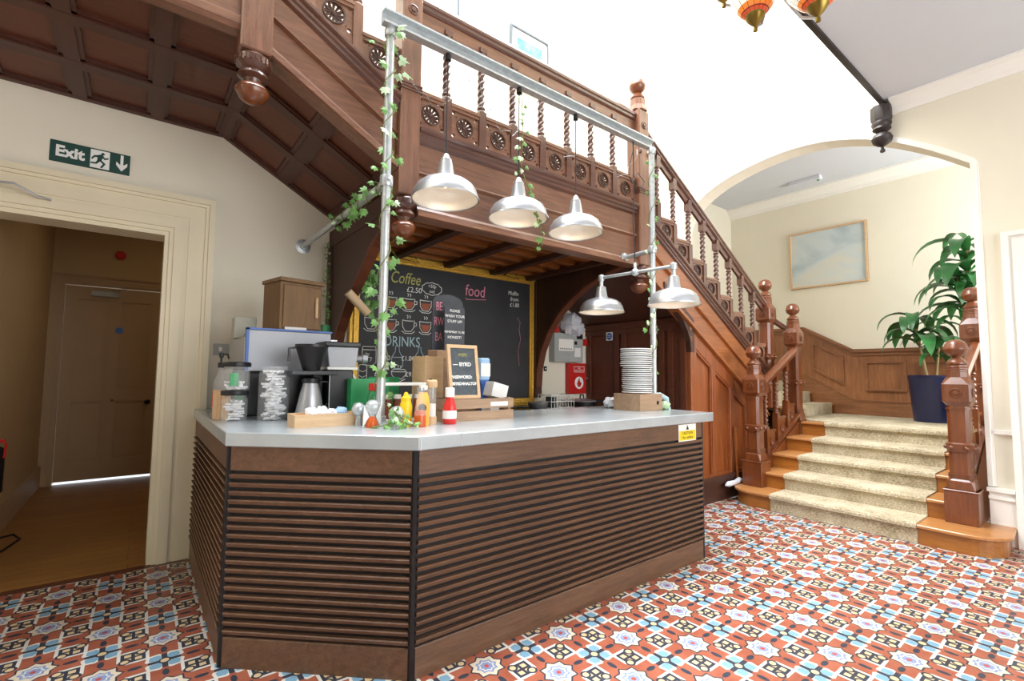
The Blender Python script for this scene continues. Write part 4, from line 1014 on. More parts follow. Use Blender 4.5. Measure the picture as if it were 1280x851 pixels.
# wall things between bracket and cupboard
t = thing('fire_alarm_control_unit', 'grey fire alarm control panel on the cream wall under the stairs', 'control panel', (4.1, YW, 1.48))
MB().box((3.85, YW - 0.10, 1.485), (4.33, YW, 1.83)).build('case', M['grey'], t, 0.005)
MB().box((3.92, YW - 0.102, 1.62), (4.16, YW - 0.10, 1.76)).build('display_plate', M['white'], t)
b = MB()
for k in range(7): b.box((3.94 + 0.03 * k, YW - 0.105, 1.635), (3.952 + 0.03 * k, YW - 0.102, 1.65))
b.box((4.18, YW - 0.105, 1.70), (4.22, YW - 0.10, 1.74)); b.build('buttons', M['blackm'], t)
MB().box((4.18, YW - 0.106, 1.55), (4.28, YW - 0.10, 1.66)).build('paper_note', M['paper'], t)
MB().box((4.22, YW - 0.112, 1.77), (4.31, YW - 0.10, 1.83)).build('display', M['blackm'], t)
t = thing('red_document_box', 'red fire documents box with a flame emblem on the cream wall', 'box', (4.3, YW, 1.1))
MB().box((4.12, YW - 0.07, 1.10), (4.42, YW, 1.475)).build('case', M['red'], t, 0.005)
MB().lathe([(0.075, 0), (0.075, 0.001), (0, 0.001)], (4.29, YW - 0.07, 1.235), 28, (0, -1, 0)).build('white_disc', M['signw'], t)
MB().prism([(4.27, 1.185), (4.31, 1.185), (4.33, 1.225), (4.315, 1.25), (4.305, 1.235), (4.295, 1.30), (4.27, 1.26), (4.262, 1.24), (4.252, 1.225)], (0, YW - 0.0735, 0), (1, 0, 0), (0, 0, 1), (0, 0.002, 0)).build('flame', M['red'], t)
b = MB(); frame_box(b, 4.20, 4.38, 1.365, 1.435, YW - 0.071, 0.005, 0.001); b.build('label_outline', M['signw'], t)
text('lettering', 'FIRE\nDOCUMENTS', 0.024, FY(4.29, YW - 0.0722, 1.40), M['signw'], t)
MB().box((4.40, YW - 0.085, 1.28), (4.43, YW - 0.065, 1.30)).build('latch', M['steel'], t)
for k, x in enumerate((3.63, 3.79)):
    t2 = thing('small_switch', ('left one of two small black switches under the alarm panel', 'right one of two small black switches under the alarm panel')[k], 'switch', (x, YW, 1.4))
    MB().box((x - 0.022, YW - 0.01, 1.375), (x + 0.022, YW, 1.43)).build('plate', M['blackm'], t2); MB().box((x - 0.008, YW - 0.014, 1.395), (x + 0.008, YW - 0.01, 1.41)).build('key', M['white'], t2)
def crumple(b, c, r, n=14, m=9, amp=0.25, seed=1, sz=1.0):
    rnd = random.Random(seed); vs = []; fs = []
    ph = [(rnd.uniform(2, 7), rnd.uniform(0, 6), rnd.uniform(2, 6), rnd.uniform(0, 6)) for _ in range(5)]
    for i in range(m + 1):
        th_ = PI * i / m
        for j in range(n):
            p = 2 * PI * j / n
            k = 1 + amp * sum(math.sin(a * p + b_) * math.sin(c_ * th_ + d) for a, b_, c_, d in ph) / 2.2
            k = 1 + amp * sum(math.sin(round(a) * p + b_) * math.sin(c_ * th_ + d) for a, b_, c_, d in ph) / 2.2 + rnd.uniform(-amp, amp) * 0.25
            if i in (0, m): k = 1
            vs.append((c[0] + r * k * math.sin(th_) * math.cos(p), c[1] + r * k * math.sin(th_) * math.sin(p), c[2] + r * sz * k * math.cos(th_)))
    for i in range(m):
        for j in range(n): fs.append((i * n + j, i * n + (j + 1) % n, (i + 1) * n + (j + 1) % n, (i + 1) * n + j)[::-1])
    b.add(vs, fs, True); return b
b = MB(); crumple(b, (4.10, YW - 0.12, 1.94), 0.12, amp=0.2, seed=3, sz=1.1); crumple(b, (4.22, YW - 0.10, 1.90), 0.09, amp=0.25, seed=5)
o = b.build('plastic_bag', M['bag']); tag(o, 'crumpled white plastic bag on top of the grey alarm panel', 'bag')
o = MB().lathe([(0.06, 0), (0.06, 0.03), (0.04, 0.05), (0, 0.05)], (3.93, YW, 1.875), 18, (0, -1, 0)).build('alarm_bell', M['red']); tag(o, 'round red alarm sounder left of the plastic bag', 'alarm')
o = MB().box((4.35, YW - 0.05, 1.70), (4.47, YW, 1.78)).build('call_point', M['red'], None, 0.006); tag(o, 'red call point box right of the alarm panel', 'alarm')

# ------------------------------------------------------------------ pipe frame and lamps
FYp = 2.48
t = thing('pipe_gantry', 'galvanised scaffold pipe frame standing on the counter', 'frame', (2.2, FYp, CT))
b = MB(); x0, x1, z0, z1 = 0.985, 3.47, 3.30, 3.385
b.prism([(-0.026, 0), (0.026, 0), (0.026, z1 - z0), (-0.026, z1 - z0), (-0.026, z1 - z0 - 0.012), (0.012, z1 - z0 - 0.012), (0.012, 0.012), (-0.026, 0.012)], (x0, FYp, z0), (0, 1, 0), (0, 0, 1), (x1 - x0, 0, 0)); b.build('cross_channel', M['galv'], t)
for k, (x, y) in enumerate(((1.040, 2.50), (3.415, 2.46))):
    b = MB(); b.tube([(x, y, CT), (x, y, 3.31)], 0.024, 14); b.build('post', M['galv'], t)
    b = MB(); b.lathe([(0.06, 0), (0.06, 0.008), (0.032, 0.014), (0.032, 0.045), (0.026, 0.048)], (x, y, CT), 20); b.build('foot_flange', M['galv'], t)
    b = MB(); b.lathe([(0.033, 0), (0.036, 0.01), (0.036, 0.05), (0.033, 0.06)], (x, y, 2.38), 16); b.ball((x, y - 0.034, 2.41), 0.012, 8, 6)
    b.build('pipe_clamp', M['galv'], t); b = MB(); b.lathe([(0.031, 0), (0.034, 0.008), (0.034, 0.04), (0.031, 0.05)], (x, y, 3.25), 16); b.build('pipe_clamp', M['galv'], t)
b = MB(); b.tube([(1.045, 2.50, 2.405), (1.045, 4.24, 2.40)], 0.021, 12); p_ = b.build('brace_pipe', M['galv'], t)
b = MB(); b.lathe([(0.06, 0), (0.06, 0.008), (0.03, 0.014), (0.03, 0.035)], (1.045, 4.25, 2.40), 20, (0, -1, 0)); b.build('wall_flange', M['galv'], p_)
b = MB(); b.tube([(3.415, 2.46, 2.405), (3.415, 2.755, 2.395)], 0.019, 12); p_ = b.build('brace_pipe', M['galv'], t)
b = MB(); b.lathe([(0.045, 0), (0.045, 0.012), (0.03, 0.016), (0.03, 0.03)], (3.415, 2.765, 2.395), 20, (0, -1, 0)); b.build('wall_flange', M['galv'], p_)
def shade(parent, c, r=0.19, name='lamp_shade', m='alu'):
    """wide industrial shade, c = centre of the rim plane"""
    s = r / 0.19
    P = [(0.19, 0.0), (0.186, 0.018), (0.178, 0.050), (0.172, 0.056), (0.162, 0.076), (0.130, 0.100), (0.085, 0.115), (0.056, 0.124), (0.048, 0.150), (0.042, 0.190), (0.038, 0.215), (0.026, 0.222)]
    b = MB(); b.lathe([(p[0] * s, p[1] * s) for p in P], c, 40, caps=False)
    b.lathe([(0.19 * s, 0), (0.194 * s, -0.004), (0.194 * s, 0.004), (0.19 * s, 0.006)], c, 40, caps=False)
    o = b.build(name, M[m], parent, ang=50)
    b = MB(); b.lathe([((p[0] - 0.004) * s, p[1] * s) for p in P[:8]][::-1], c, 40, caps=False); b.build('inner_lining', M['alu_in'], o)
    b = MB(); b.ball((c[0], c[1], c[2] + 0.098 * s), 0.026, 14, 10, 1.1); b.build('bulb', M['bulb'], o)
    l = bpy.data.lights.new('lamp_light', 'POINT'); l.energy = 0.8; l.color = (1, 0.78, 0.52); l.shadow_soft_size = 0.03
    lo = bpy.data.objects.new('lamp_light', l); C.objects.link(lo); lo.location = Vector((c[0], c[1], c[2] + 0.02)) - Vector(parent.location); lo.parent = parent
    return o
LB = ('round silver pendant lamp nearest the ivy pipe, first of the three on cords', 'round silver pendant lamp with ivy on its cord, middle of the three', 'round silver pendant lamp, right one of the three on cords')
for k, x in enumerate((1.405, 1.965, 2.51)):
    t2 = thing('pendant_lamp', LB[k], 'lamp', (x, FYp, 3.3), 'silver pendant lamps on cords')
    zr = (2.385, 2.385, 2.39)[k]
    shade(t2, (x, FYp, zr), 0.20)
    b = MB(); b.tube([(x, FYp, zr + 0.28), (x, FYp, 3.30)], 0.0045, 6); b.build('cord', M['cord'], t2)
    b = MB(); b.lathe([(0.038, 0), (0.036, 0.02), (0.022, 0.035), (0.018, 0.05), (0.006, 0.06)], (x, FYp, zr + 0.225), 16); b.build('lamp_cap', M['alu'], t2)
    b = MB(); b.lathe([(0.02, 0), (0.02, 0.03), (0.012, 0.045)], (x, FYp, 3.257), 12); b.build('ceiling_cup', M['blackm'], t2)
t2 = thing('twin_lamp', 'twin silver lamp hung from one cable by a short horizontal pipe above the plates', 'lamp', (3.14, 2.41, 2.17))
for k, (x, y) in enumerate(((3.105, 2.76), (3.175, 2.10))):
    shade(t2, (x, y, 1.875), 0.19)
    b = MB(); b.tube([(x, y, 2.09), (x, y, 2.16)], 0.017, 10); b.lathe([(0.024, 0), (0.026, 0.01), (0.026, 0.045), (0.022, 0.05)], (x, y, 2.145), 14); b.build('pipe_elbow', M['galv'], t2)
b = MB(); b.tube([(3.105, 2.76, 2.172), (3.175, 2.10, 2.172)], 0.0135, 10); b.build('cross_pipe', M['galv'], t2)
b = MB(); b.ball((3.14, 2.43, 2.172), 0.032, 14, 8); b.lathe([(0.014, 0), (0.014, 0.05), (0.008, 0.06)], (3.14, 2.43, 2.19), 10); b.build('tee_fitting', M['galv'], t2)
b = MB(); b.tube([(3.14, 2.43, 2.24), (3.16, 2.46, 2.6), (3.19, 2.475, 2.95), (3.19, 2.48, 3.30)], 0.0055, 6); b.build('cable', M['cord'], t2)
b = MB(); b.tube([(3.14, 2.43, 2.24), (3.145, 2.45, 2.6), (3.19, 2.475, 2.95)], 0.0035, 5)
b.tube([(3.19, 2.475, 2.98), (3.15, 2.46, 2.93), (3.10, 2.45, 2.96), (3.12, 2.46, 3.08), (3.19, 2.48, 3.22)], 0.0035, 5); b.tube([(3.19, 2.475, 2.97), (3.26, 2.47, 2.90), (3.32, 2.465, 2.98), (3.24, 2.47, 3.04), (3.19, 2.475, 2.99)], 0.003, 5)
b.build('cable_loop', M['cord'], t2)

# fairy wire on the channel
b = MB(); rnd = random.Random(2); P = []
for i in range(90):
    x = 1.06 + 2.3 * i / 89; P.append((x, FYp + 0.05 + 0.02 * math.sin(i * 1.3), 3.30 - 0.32 * abs(math.sin(i * PI / 22.0)) + rnd.uniform(-0.012, 0.012)))
b.tube(P, 0.0016, 4)
for i in range(0, 90, 3): b.ball(P[i], 0.0055, 6, 4)
o = b.build('string_lights', M['wire']); tag(o, 'fine wire of tiny string lights draped along the steel cross channel', 'string lights')

# ------------------------------------------------------------------ ivy
LEAF = [(0, 0), (0.28, -0.12), (0.52, 0.10), (0.34, 0.30), (0.40, 0.62), (0.12, 0.56), (0.0, 1.0), (-0.12, 0.56), (-0.40, 0.62), (-0.34, 0.30), (-0.52, 0.10), (-0.28, -0.12)]
def leaf(b, p, d, nrm, s, mi=0):
    d = Vector(d).normalized(); nrm = Vector(nrm); u = d.cross(nrm).normalized(); nn = u.cross(d)
    P = [Vector(p) + u * (q[0] * s) + d * (q[1] * s) + nn * (-abs(q[0]) * 0.35 * s) for q in LEAF]
    P.append(Vector(p) + d * 0.35 * s + nn * 0.04 * s)
    b.add(P, [(i, (i + 1) % 12, 12) for i in range(12)], False, mi)
def vine(name, label, pts, n, s0, s1, spread, seed, r=0.003, grp='ivy trails on the pipe frame', pale=0.15):
    rnd = random.Random(seed); P = [Vector(p) for p in pts]
    L = [0]
    for i in range(1, len(P)): L.append(L[-1] + (P[i] - P[i - 1]).length)
    def at(t_):
        x = t_ * L[-1]
        for i in range(1, len(P)):
            if x <= L[i]: return P[i - 1].lerp(P[i], (x - L[i - 1]) / max(1e-6, L[i] - L[i - 1]))
        return P[-1]
    t_ = thing(name, label, 'ivy', P[0], grp)
    b = MB(); b.tube(P, r, 5)
    lb = MB()
    for k in range(n):
        q = at((k + rnd.random()) / n)
        dirn = Vector((rnd.uniform(-1, 1), rnd.uniform(-1, 0.6), rnd.uniform(-0.9, 0.5))).normalized()
        e = q + dirn * rnd.uniform(0.2, 1.0) * spread
        b.tube([q, (q + e) / 2 + Vector((0, 0, 0.006)), e], 0.0012, 3, caps=False)
        nr = Vector((rnd.uniform(-0.8, 0.4), -1, rnd.uniform(-0.2, 0.9)))
        dd = Vector((dirn.x, dirn.y * 0.3, dirn.z - 0.5))
        leaf(lb, e, dd, nr, rnd.uniform(s0, s1), 1 if rnd.random() < pale else 0)
    b.build('stem', M['stem'], t_); lb.build('leaves', [M['ivy'], M['ivyp']], t_)
def helix(x, y, z0, z1, r, turns, n=60):
    return [(x + r * math.cos(2 * PI * turns * i / n), y + r * math.sin(2 * PI * turns * i / n), z0 + (z1 - z0) * i / n) for i in range(n + 1)]
vine('ivy_trail', 'ivy climbing the upper half of the left scaffold post', helix(1.04, 2.50, 2.35, 3.32, 0.032, 4), 24, 0.04, 0.065, 0.07, 4)
vine('ivy_trail', 'ivy climbing the lower half of the left scaffold post in front of the chalkboard', helix(1.04, 2.50, 1.15, 2.35, 0.032, 4), 24, 0.035, 0.065, 0.07, 5)
vine('ivy_trail', 'ivy wound along the brace pipe from the left post to the wall', [(1.045 + 0.028 * math.cos(i * 1.1), 2.52 + 0.026 * i, 2.402 + 0.028 * math.sin(i * 1.1)) for i in range(34)], 26, 0.035, 0.062, 0.06, 6)
vine('ivy_trail', 'ivy climbing the right scaffold post beside the plates', helix(3.415, 2.46, 1.35, 3.2, 0.03, 6), 26, 0.03, 0.055, 0.07, 8, pale=0.35)
vine('ivy_trail', 'ivy hanging beside the cord of the middle pendant lamp', [(1.975, 2.47, 3.28), (1.985, 2.46, 3.0), (1.97, 2.46, 2.75), (2.0, 2.44, 2.62), (2.07, 2.42, 2.50), (2.08, 2.42, 2.38), (2.14, 2.42, 2.30), (2.13, 2.42, 2.22)], 26, 0.03, 0.055, 0.045, 9)
vine('ivy_trail', 'thin yellow green ivy strand hanging along the edge of the left bracket', [(1.22, 4.14, 2.45), (1.215, 4.13, 2.2), (1.225, 4.14, 1.95), (1.215, 4.13, 1.72)], 40, 0.015, 0.03, 0.03, 10)
vine('ivy_trail', 'small heap of ivy on the worktop at the foot of the left post', [(0.93, 2.33, 1.075), (1.0, 2.28, 1.085), (1.05, 2.24, 1.10), (1.02, 2.30, 1.16), (1.08, 2.24, 1.09), (1.13, 2.25, 1.075)], 42, 0.016, 0.034, 0.035, 11, pale=0.25)
vine('ivy_trail', 'leafy ivy sprig hanging before the coffee menu left of the post', [(1.50, 3.9, 2.22), (1.50, 3.9, 2.06), (1.51, 3.9, 1.95), (1.50, 3.9, 1.80)], 16, 0.06, 0.09, 0.04, 12)
b = MB(); b.tube([(1.48, 3.90, 2.48), (1.48, 3.90, 2.06)], 0.0035, 5); b.ball((1.48, 3.90, 2.24), 0.018, 10, 6); b.tube([(1.32, 3.90, 2.0), (1.40, 3.84, 1.75)], 0.0, 3)
o = b.build('hanging_chain', M['cord']); tag(o, 'thin dark chain with a white bead hanging left of the chalkboard', 'chain')
b = MB(); b.tube([(1.218, 3.60, 1.947), (1.377, 3.60, 1.796)], 0.034, 20); o = b.build('cardboard_tube', M['card']); tag(o, 'pale cardboard tube hanging tilted below the curved bracket over the grinder', 'tube')
MB().tube([(1.295, 3.60, 1.90), (1.295, 3.60, 2.06)], 0.003, 5).build('string', M['cord'], o)
# ------------------------------------------------------------------ things on the counter, left run
def rot_box(name, c, d, a, mat, parent=None, bevel=0.003):
    return MB().cbox(c, d, rz(a)).build(name, mat, parent, bevel)
t = thing('espresso_machine', 'large espresso machine with a brushed steel back panel', 'coffee machine', (0.76, 3.55, CT))
MB().box((0.50, 3.30, 1.36), (1.02, 3.95, 1.56)).build('housing', M['steel'], t, 0.01)
MB().box((0.52, 3.36, CT), (1.00, 3.90, 1.36)).build('lower_body', M['black'], t, 0.01)
MB().box((0.515, 3.275, 1.345), (1.005, 3.30, 1.60)).build('back_panel', M['panel'], t, 0.004)
b = MB(); b.box((0.503, 3.27, 1.345), (0.518, 3.31, 1.61)); b.box((0.503, 3.27, 1.60), (1.01, 3.31, 1.612)); b.build('panel_edging', M['blue'], t)
for x in (0.58, 0.95): MB().lathe([(0.022, 0), (0.022, 0.05)], (x, 3.42, CT), 10).build('foot', M['black'], t)
b = MB(); b.tube([(1.02, 3.4, 1.50), (1.05, 3.36, 1.45), (1.06, 3.36, 1.25)], 0.006, 6); b.build('steam_pipe', M['steel'], t)
MB().box((0.55, 3.5, 1.56), (0.97, 3.9, 1.60)).build('cup_rail', M['steel'], t, 0.004)
# wooden cabinet on the machine
t = thing('wooden_cabinet', 'small weathered wooden cabinet with one door on top of the espresso machine', 'cabinet', (0.80, 3.45, 1.612))
A = math.radians(12)
def rb(name, x0, x1, y0, y1, z0, z1, mat, par, bev=0.003, o=(0.80, 3.45)):
    c = Vector(((x0 + x1) / 2, (y0 + y1) / 2, (z0 + z1) / 2)); R2 = rz(A); c2 = R2 @ Vector((c.x, c.y, 0)); 
    return MB().cbox((o[0] + c2.x, o[1] + c2.y, c.z), (x1 - x0, y1 - y0, z1 - z0), R2).build(name, mat, par, bev)
rb('body', -0.14, 0.14, -0.12, 0.13, 1.612, 1.925, M['cab'], t)
rb('door', -0.122, 0.128, -0.133, -0.12, 1.625, 1.905, M['cab'], t)
rb('top_board', -0.15, 0.15, -0.14, 0.14, 1.925, 1.95, M['cab'], t)
rb('handle', 0.085, 0.10, -0.155, -0.133, 1.70, 1.84, M['plank'], t, 0.005)
o = MB().box((0.72, 3.29, 1.6125), (0.85, 3.33, 1.63)).build('napkin', M['paper']); tag(o, 'small white card lying on the steel panel in front of the wooden cabinet', 'card')
o = MB().box((0.49, 3.66, 1.565), (0.62, 3.80, 1.71)).build('storage_box', M['storage'], None, 0.004); tag(o, 'grey green box behind the steel panel, left of the wooden cabinet', 'box')
o = MB().lathe([(0.055, 0), (0.055, 0.10), (0.052, 0.11), (0.0, 0.112)], (1.045, 3.62, 1.575), 24).build('canister', M['greend']); tag(o, 'green round canister right of the wooden cabinet', 'canister')
o = MB().box((1.0, 3.5, 1.545), (1.12, 3.75, 1.575)).build('tray', M['steel'], None, 0.003); tag(o, 'steel ledge tray carrying the green canister', 'tray')
# jars
def jar(name, label, x, y, z, r, h, fill, filllab, lid=None, seed=1, fh=0.8, grp=None):
    t_ = thing(name, label, 'jar', (x, y, z), grp)
    MB().lathe([(r * 0.96, 0.0), (r, 0.006), (r, h * 0.86), (r * 0.86, h * 0.93), (r * 0.86, h)], (x, y, z), 28, caps=False).build('glass_wall', M['glass'], t_)
    b_ = MB(); rnd = random.Random(seed); zz = z + 0.012
    while zz < z + h * fh:
        for k in range(5 if r > 0.07 else 4):
            a_ = rnd.uniform(0, 6.28); rr = rnd.uniform(0.15, 0.5) * r; L_ = r * 0.75
            R3 = Matrix.Rotation(rnd.uniform(0, 6.28), 3, 'Z') @ Matrix.Rotation(rnd.uniform(-0.7, 0.7), 3, 'X')
            b_.cbox((x + rr * math.cos(a_), y + rr * math.sin(a_), min(zz, z + h * fh)), (L_, L_ * 0.36, 0.009), R3)
        zz += 0.014
    b_.build(filllab, M[fill], t_)
    if lid: MB().lathe([(r * 1.04, h), (r * 1.06, h + 0.004), (r * 1.06, h + 0.022), (r * 0.9, h + 0.028), (0, h + 0.028)], (x, y, z), 28).build('lid', M[lid], t_)
    return t_
jar('glass_jar', 'short glass jar of white sachets at the left end of the worktop', 0.435, 3.12, CT, 0.066, 0.145, 'sachet', 'sachets', 'black', 1)
jar('glass_jar', 'glass jar with a black lid stacked on the short jar, tea packets inside', 0.435, 3.12, CT + 0.175, 0.072, 0.13, 'sachet', 'sachets', 'black', 2, 0.35)
jar('glass_jar', 'tall wide glass jar crammed with white sugar sachets', 0.625, 3.06, CT, 0.082, 0.31, 'sachet', 'sachets', None, 3, 0.93)
b = MB(); b.box((0.40, 3.05, CT + 0.20), (0.44, 3.062, CT + 0.27)); o = b.build('tea_packet', M['green']); tag(o, 'green tea packet standing inside the upper glass jar', 'tea packet')
for k, (x, y) in enumerate(((0.395, 3.42), (0.52, 3.45))):
    t2 = thing('syrup_bottle', ('clear syrup bottle with black pump, left of the pair behind the jars', 'clear syrup bottle with black pump, right of the pair behind the jars')[k], 'bottle', (x, y, CT), 'syrup bottles behind the jars')
    MB().lathe([(0.036, 0), (0.038, 0.01), (0.038, 0.19), (0.03, 0.23), (0.014, 0.27), (0.014, 0.30)], (x, y, CT), 18).build('bottle_body', M['glass'], t2)
    MB().lathe([(0.0385, 0.06), (0.0385, 0.15)], (x, y, CT), 18, caps=False).build('label', M['ketchup' if k == 0 else 'green'], t2)
    b = MB(); b.lathe([(0.017, 0.30), (0.017, 0.33), (0.006, 0.335), (0.006, 0.36), (0.013, 0.365), (0.013, 0.39), (0.0, 0.395)], (x, y, CT), 12); b.tube([(x, y, CT + 0.385), (x + 0.03, y - 0.03, CT + 0.38), (x + 0.036, y - 0.035, CT + 0.355)], 0.006, 6); b.build('pump', M['black'], t2)
for k in range(4):
    o = rot_box('wooden_stirrer_pack', (0.362 + 0.014 * k, 3.28 - 0.035 * k, CT + 0.085), (0.012, 0.055, 0.17), 0.3, M['plank'], None, 0.001)
    tag(o, 'pale wooden stirrer bundle standing at the left end of the worktop', 'stirrers', 'stirrer bundles by the jars')
# filter coffee maker
t = thing('filter_coffee_maker', 'filter coffee maker with black cone above a steel thermal jug', 'coffee maker', (0.80, 2.98, CT))
cx, cy = 0.80, 2.96
MB().box((0.69, 2.95, CT), (0.94, 3.18, CT + 0.03)).build('base', M['black'], t, 0.006)
MB().lathe([(0.078, 0.032), (0.08, 0.04), (0.058, 0.15), (0.045, 0.20), (0.042, 0.215)], (cx, cy, CT), 28).build('thermal_jug', M['steel'], t)
b = MB(); b.lathe([(0.046, 0.215), (0.05, 0.22), (0.05, 0.24), (0.03, 0.25), (0, 0.252)], (cx, cy, CT), 24); b.tube([(cx + 0.05, cy, CT + 0.225), (cx + 0.10, cy - 0.01, CT + 0.22), (cx + 0.105, cy - 0.01, CT + 0.10), (cx + 0.075, cy, CT + 0.07)], 0.008, 6); b.build('jug_lid_and_handle', M['black'], t)
b = MB(); b.lathe([(0.045, 0.285), (0.05, 0.30), (0.088, 0.42), (0.092, 0.425), (0.092, 0.44), (0.086, 0.44)], (cx, cy, CT), 28); b.tube([(cx - 0.088, cy, CT + 0.42), (cx - 0.125, cy, CT + 0.415), (cx - 0.125, cy, CT + 0.34)], 0.007, 6); b.build('filter_cone', M['black'], t)
b = MB(); b.box((cx - 0.12, cy - 0.05, CT + 0.262), (cx + 0.14, cy + 0.20, CT + 0.287)); b.box((cx - 0.09, cy + 0.13, CT + 0.03), (cx - 0.03, cy + 0.19, CT + 0.265)); b.box((cx + 0.05, cy + 0.13, CT + 0.03), (cx + 0.11, cy + 0.19, CT + 0.265)); b.build('carrier_frame', M['black'], t, 0.004)
b = MB(); b.tube([(cx + 0.10, cy - 0.03, CT + 0.26), (cx + 0.10, cy - 0.03, CT + 0.05)], 0.004, 6); b.build('drip_rod', M['steel'], t)
# grinder
t = thing('coffee_grinder', 'tall black coffee grinder with a clear square hopper', 'grinder', (1.0, 3.05, CT))
MB().box((0.915, 2.98, CT), (1.06, 3.16, 1.36)).build('body', M['black'], t, 0.008)
b = MB(); b.prism([(-0.085, 1.375), (0.08, 1.375), (0.095, 1.50), (-0.10, 1.50)], (0.99, 2.97, 0), (1, 0, 0), (0, 0, 1), (0, 0.19, 0)); b.build('hopper', M['panel'], t, 0.004)
MB().box((0.875, 2.955, 1.50), (1.095, 3.175, 1.53)).build('hopper_lid', M['black'], t, 0.006)
MB().box((0.895, 2.965, 1.36), (1.08, 3.17, 1.376)).build('hopper_collar', M['signw'], t)
b = MB(); b.lathe([(0.022, 0), (0.022, 0.04), (0.03, 0.045), (0.03, 0.075)], (1.085, 3.03, 1.43), 16, (1, -0.3, 0)); b.build('adjuster_knob', M['steel'], t)
b = MB(); b.tube([(1.055, 3.0, 1.34), (1.095, 2.95, 1.24)], 0.008, 6); b.build('lever', M['signw'], t)
o = MB().lathe([(0.017, 0), (0.02, 0.005), (0.02, 0.09), (0.0, 0.092)], (1.06, 2.90, CT), 14).build('small_cup', M['paper']); tag(o, 'small white beaker in front of the coffee grinder', 'cup')
# tray of sachets
t = thing('wooden_tray', 'pale wooden box tray near the front of the worktop left of the ivy post', 'tray', (0.80, 2.60, CT))
A2 = math.radians(0); x0, x1, y0, y1, z0, z1 = 0.62, 0.985, 2.55, 2.70, CT, CT + 0.065
MB().box((x0, y0, z0), (x1, y0 + 0.01, z1)).build('side_board', M['plank'], t); MB().box((x0, y1 - 0.01, z0), (x1, y1, z1)).build('side_board', M['plank'], t)
MB().box((x0, y0 + 0.01, z0), (x0 + 0.01, y1 - 0.01, z1)).build('end_board', M['plank'], t); MB().box((x1 - 0.01, y0 + 0.01, z0), (x1, y1 - 0.01, z1)).build('end_board', M['plank'], t)
MB().box((x0 + 0.01, y0 + 0.01, z0), (x1 - 0.01, y1 - 0.01, z0 + 0.03)).build('bottom', M['plank'], t)
for k, (x, y, r, s) in enumerate(((0.72, 2.62, 0.034, 1), (0.77, 2.64, 0.036, 2), (0.82, 2.62, 0.030, 3), (0.87, 2.63, 0.034, 4))):
    o = crumple(MB(), (x, y, CT + 0.03 + r * 0.9), r, 10, 7, 0.3, s + 20).build('folded_napkin', M['lblue' if k == 3 else 'sachet']); 
    tag(o, ['leftmost crumpled white wrapper in the pale wooden tray', 'second crumpled white wrapper from the left in the pale wooden tray', 'third crumpled white wrapper from the left in the pale wooden tray', 'rightmost wrapper in the pale wooden tray, blue and white'][k], 'wrapper', 'crumpled wrappers in the tray')

# ------------------------------------------------------------------ things around the clipped corner
def bottle(name, label, x, y, prof, mat, cap=None, capm='white', lab=None, labm='paper', grp=None, n=24):
    t_ = thing(name, label, 'bottle', (x, y, CT), grp)
    MB().lathe(prof, (x, y, CT), n).build('bottle_body', M[mat], t_)
    if cap: MB().lathe(cap, (x, y, CT), n).build('cap', M[capm], t_)
    if lab: MB().lathe(lab, (x, y, CT), n, caps=False).build('label', M[labm], t_)
    return t_
bottle('mustard_bottle', 'yellow squeezy mustard bottle with a nozzle cap', 1.118, 2.35, [(0.030, 0), (0.033, 0.006), (0.033, 0.10), (0.030, 0.115), (0.026, 0.13)], 'mustard', [(0.026, 0.13), (0.026, 0.15), (0.016, 0.156), (0.009, 0.175), (0.0, 0.18)], 'mustard', None)
bottle('ketchup_bottle', 'red ketchup bottle with a white cap', 1.372, 2.33, [(0.034, 0), (0.038, 0.006), (0.038, 0.085), (0.030, 0.115), (0.021, 0.14), (0.020, 0.15)], 'ketchup', [(0.024, 0.148), (0.026, 0.15), (0.026, 0.195), (0.02, 0.20), (0, 0.201)], 'white', [(0.0388, 0.03), (0.0388, 0.075)], 'paper')
t_ = bottle('juice_bottle', 'glass bottle of orange juice with a round black label', 1.215, 2.345, [(0.034, 0), (0.036, 0.006), (0.036, 0.13), (0.030, 0.155), (0.022, 0.175)], 'orangej', [(0.0225, 0.19), (0.023, 0.20), (0.023, 0.212), (0, 0.213)], 'white')
MB().lathe([(0.022, 0.175), (0.021, 0.19)], (1.215, 2.345, CT), 20, caps=False).build('bottle_neck', M['glass'], t_)
MB().lathe([(0.022, 0), (0.022, 0.001), (0, 0.0012)], (1.195, 2.313, CT + 0.095), 20, (-0.55, -0.83, 0)).build('label', M['blackm'], t_)
t_ = bottle('sauce_bottle', 'small glass bottle of amber sauce with a pale metal cap', 1.168, 2.285, [(0.030, 0), (0.031, 0.005), (0.031, 0.06), (0.022, 0.085)], 'amber', [(0.019, 0.185), (0.02, 0.19), (0.02, 0.203), (0, 0.204)], 'alu')
MB().lathe([(0.0315, 0.06), (0.028, 0.10), (0.019, 0.13), (0.017, 0.185)], (1.168, 2.285, CT), 20, caps=False).build('bottle_neck', M['glass'], t_)
t = thing('salt_grinder', 'tall clear grinder with pale wooden top and base', 'grinder', (1.288, 2.385, CT))
MB().lathe([(0.030, 0), (0.030, 0.04)], (1.288, 2.385, CT), 20).build('wooden_base', M['plank'], t); MB().lathe([(0.026, 0.04), (0.026, 0.20)], (1.288, 2.385, CT), 20, caps=False).build('glass_tube', M['glass'], t)
MB().lathe([(0.024, 0.041), (0.024, 0.11), (0, 0.11)], (1.288, 2.385, CT), 20).build('salt', M['paper'], t); MB().lathe([(0.030, 0.20), (0.031, 0.205), (0.031, 0.235), (0.026, 0.242), (0, 0.243)], (1.288, 2.385, CT), 20).build('wooden_top', M['plank'], t)
t = thing('sugar_pourer', 'hourglass shaped glass of amber syrup in a white paper sleeve beside the ivy', 'glass', (0.955, 2.40, CT))
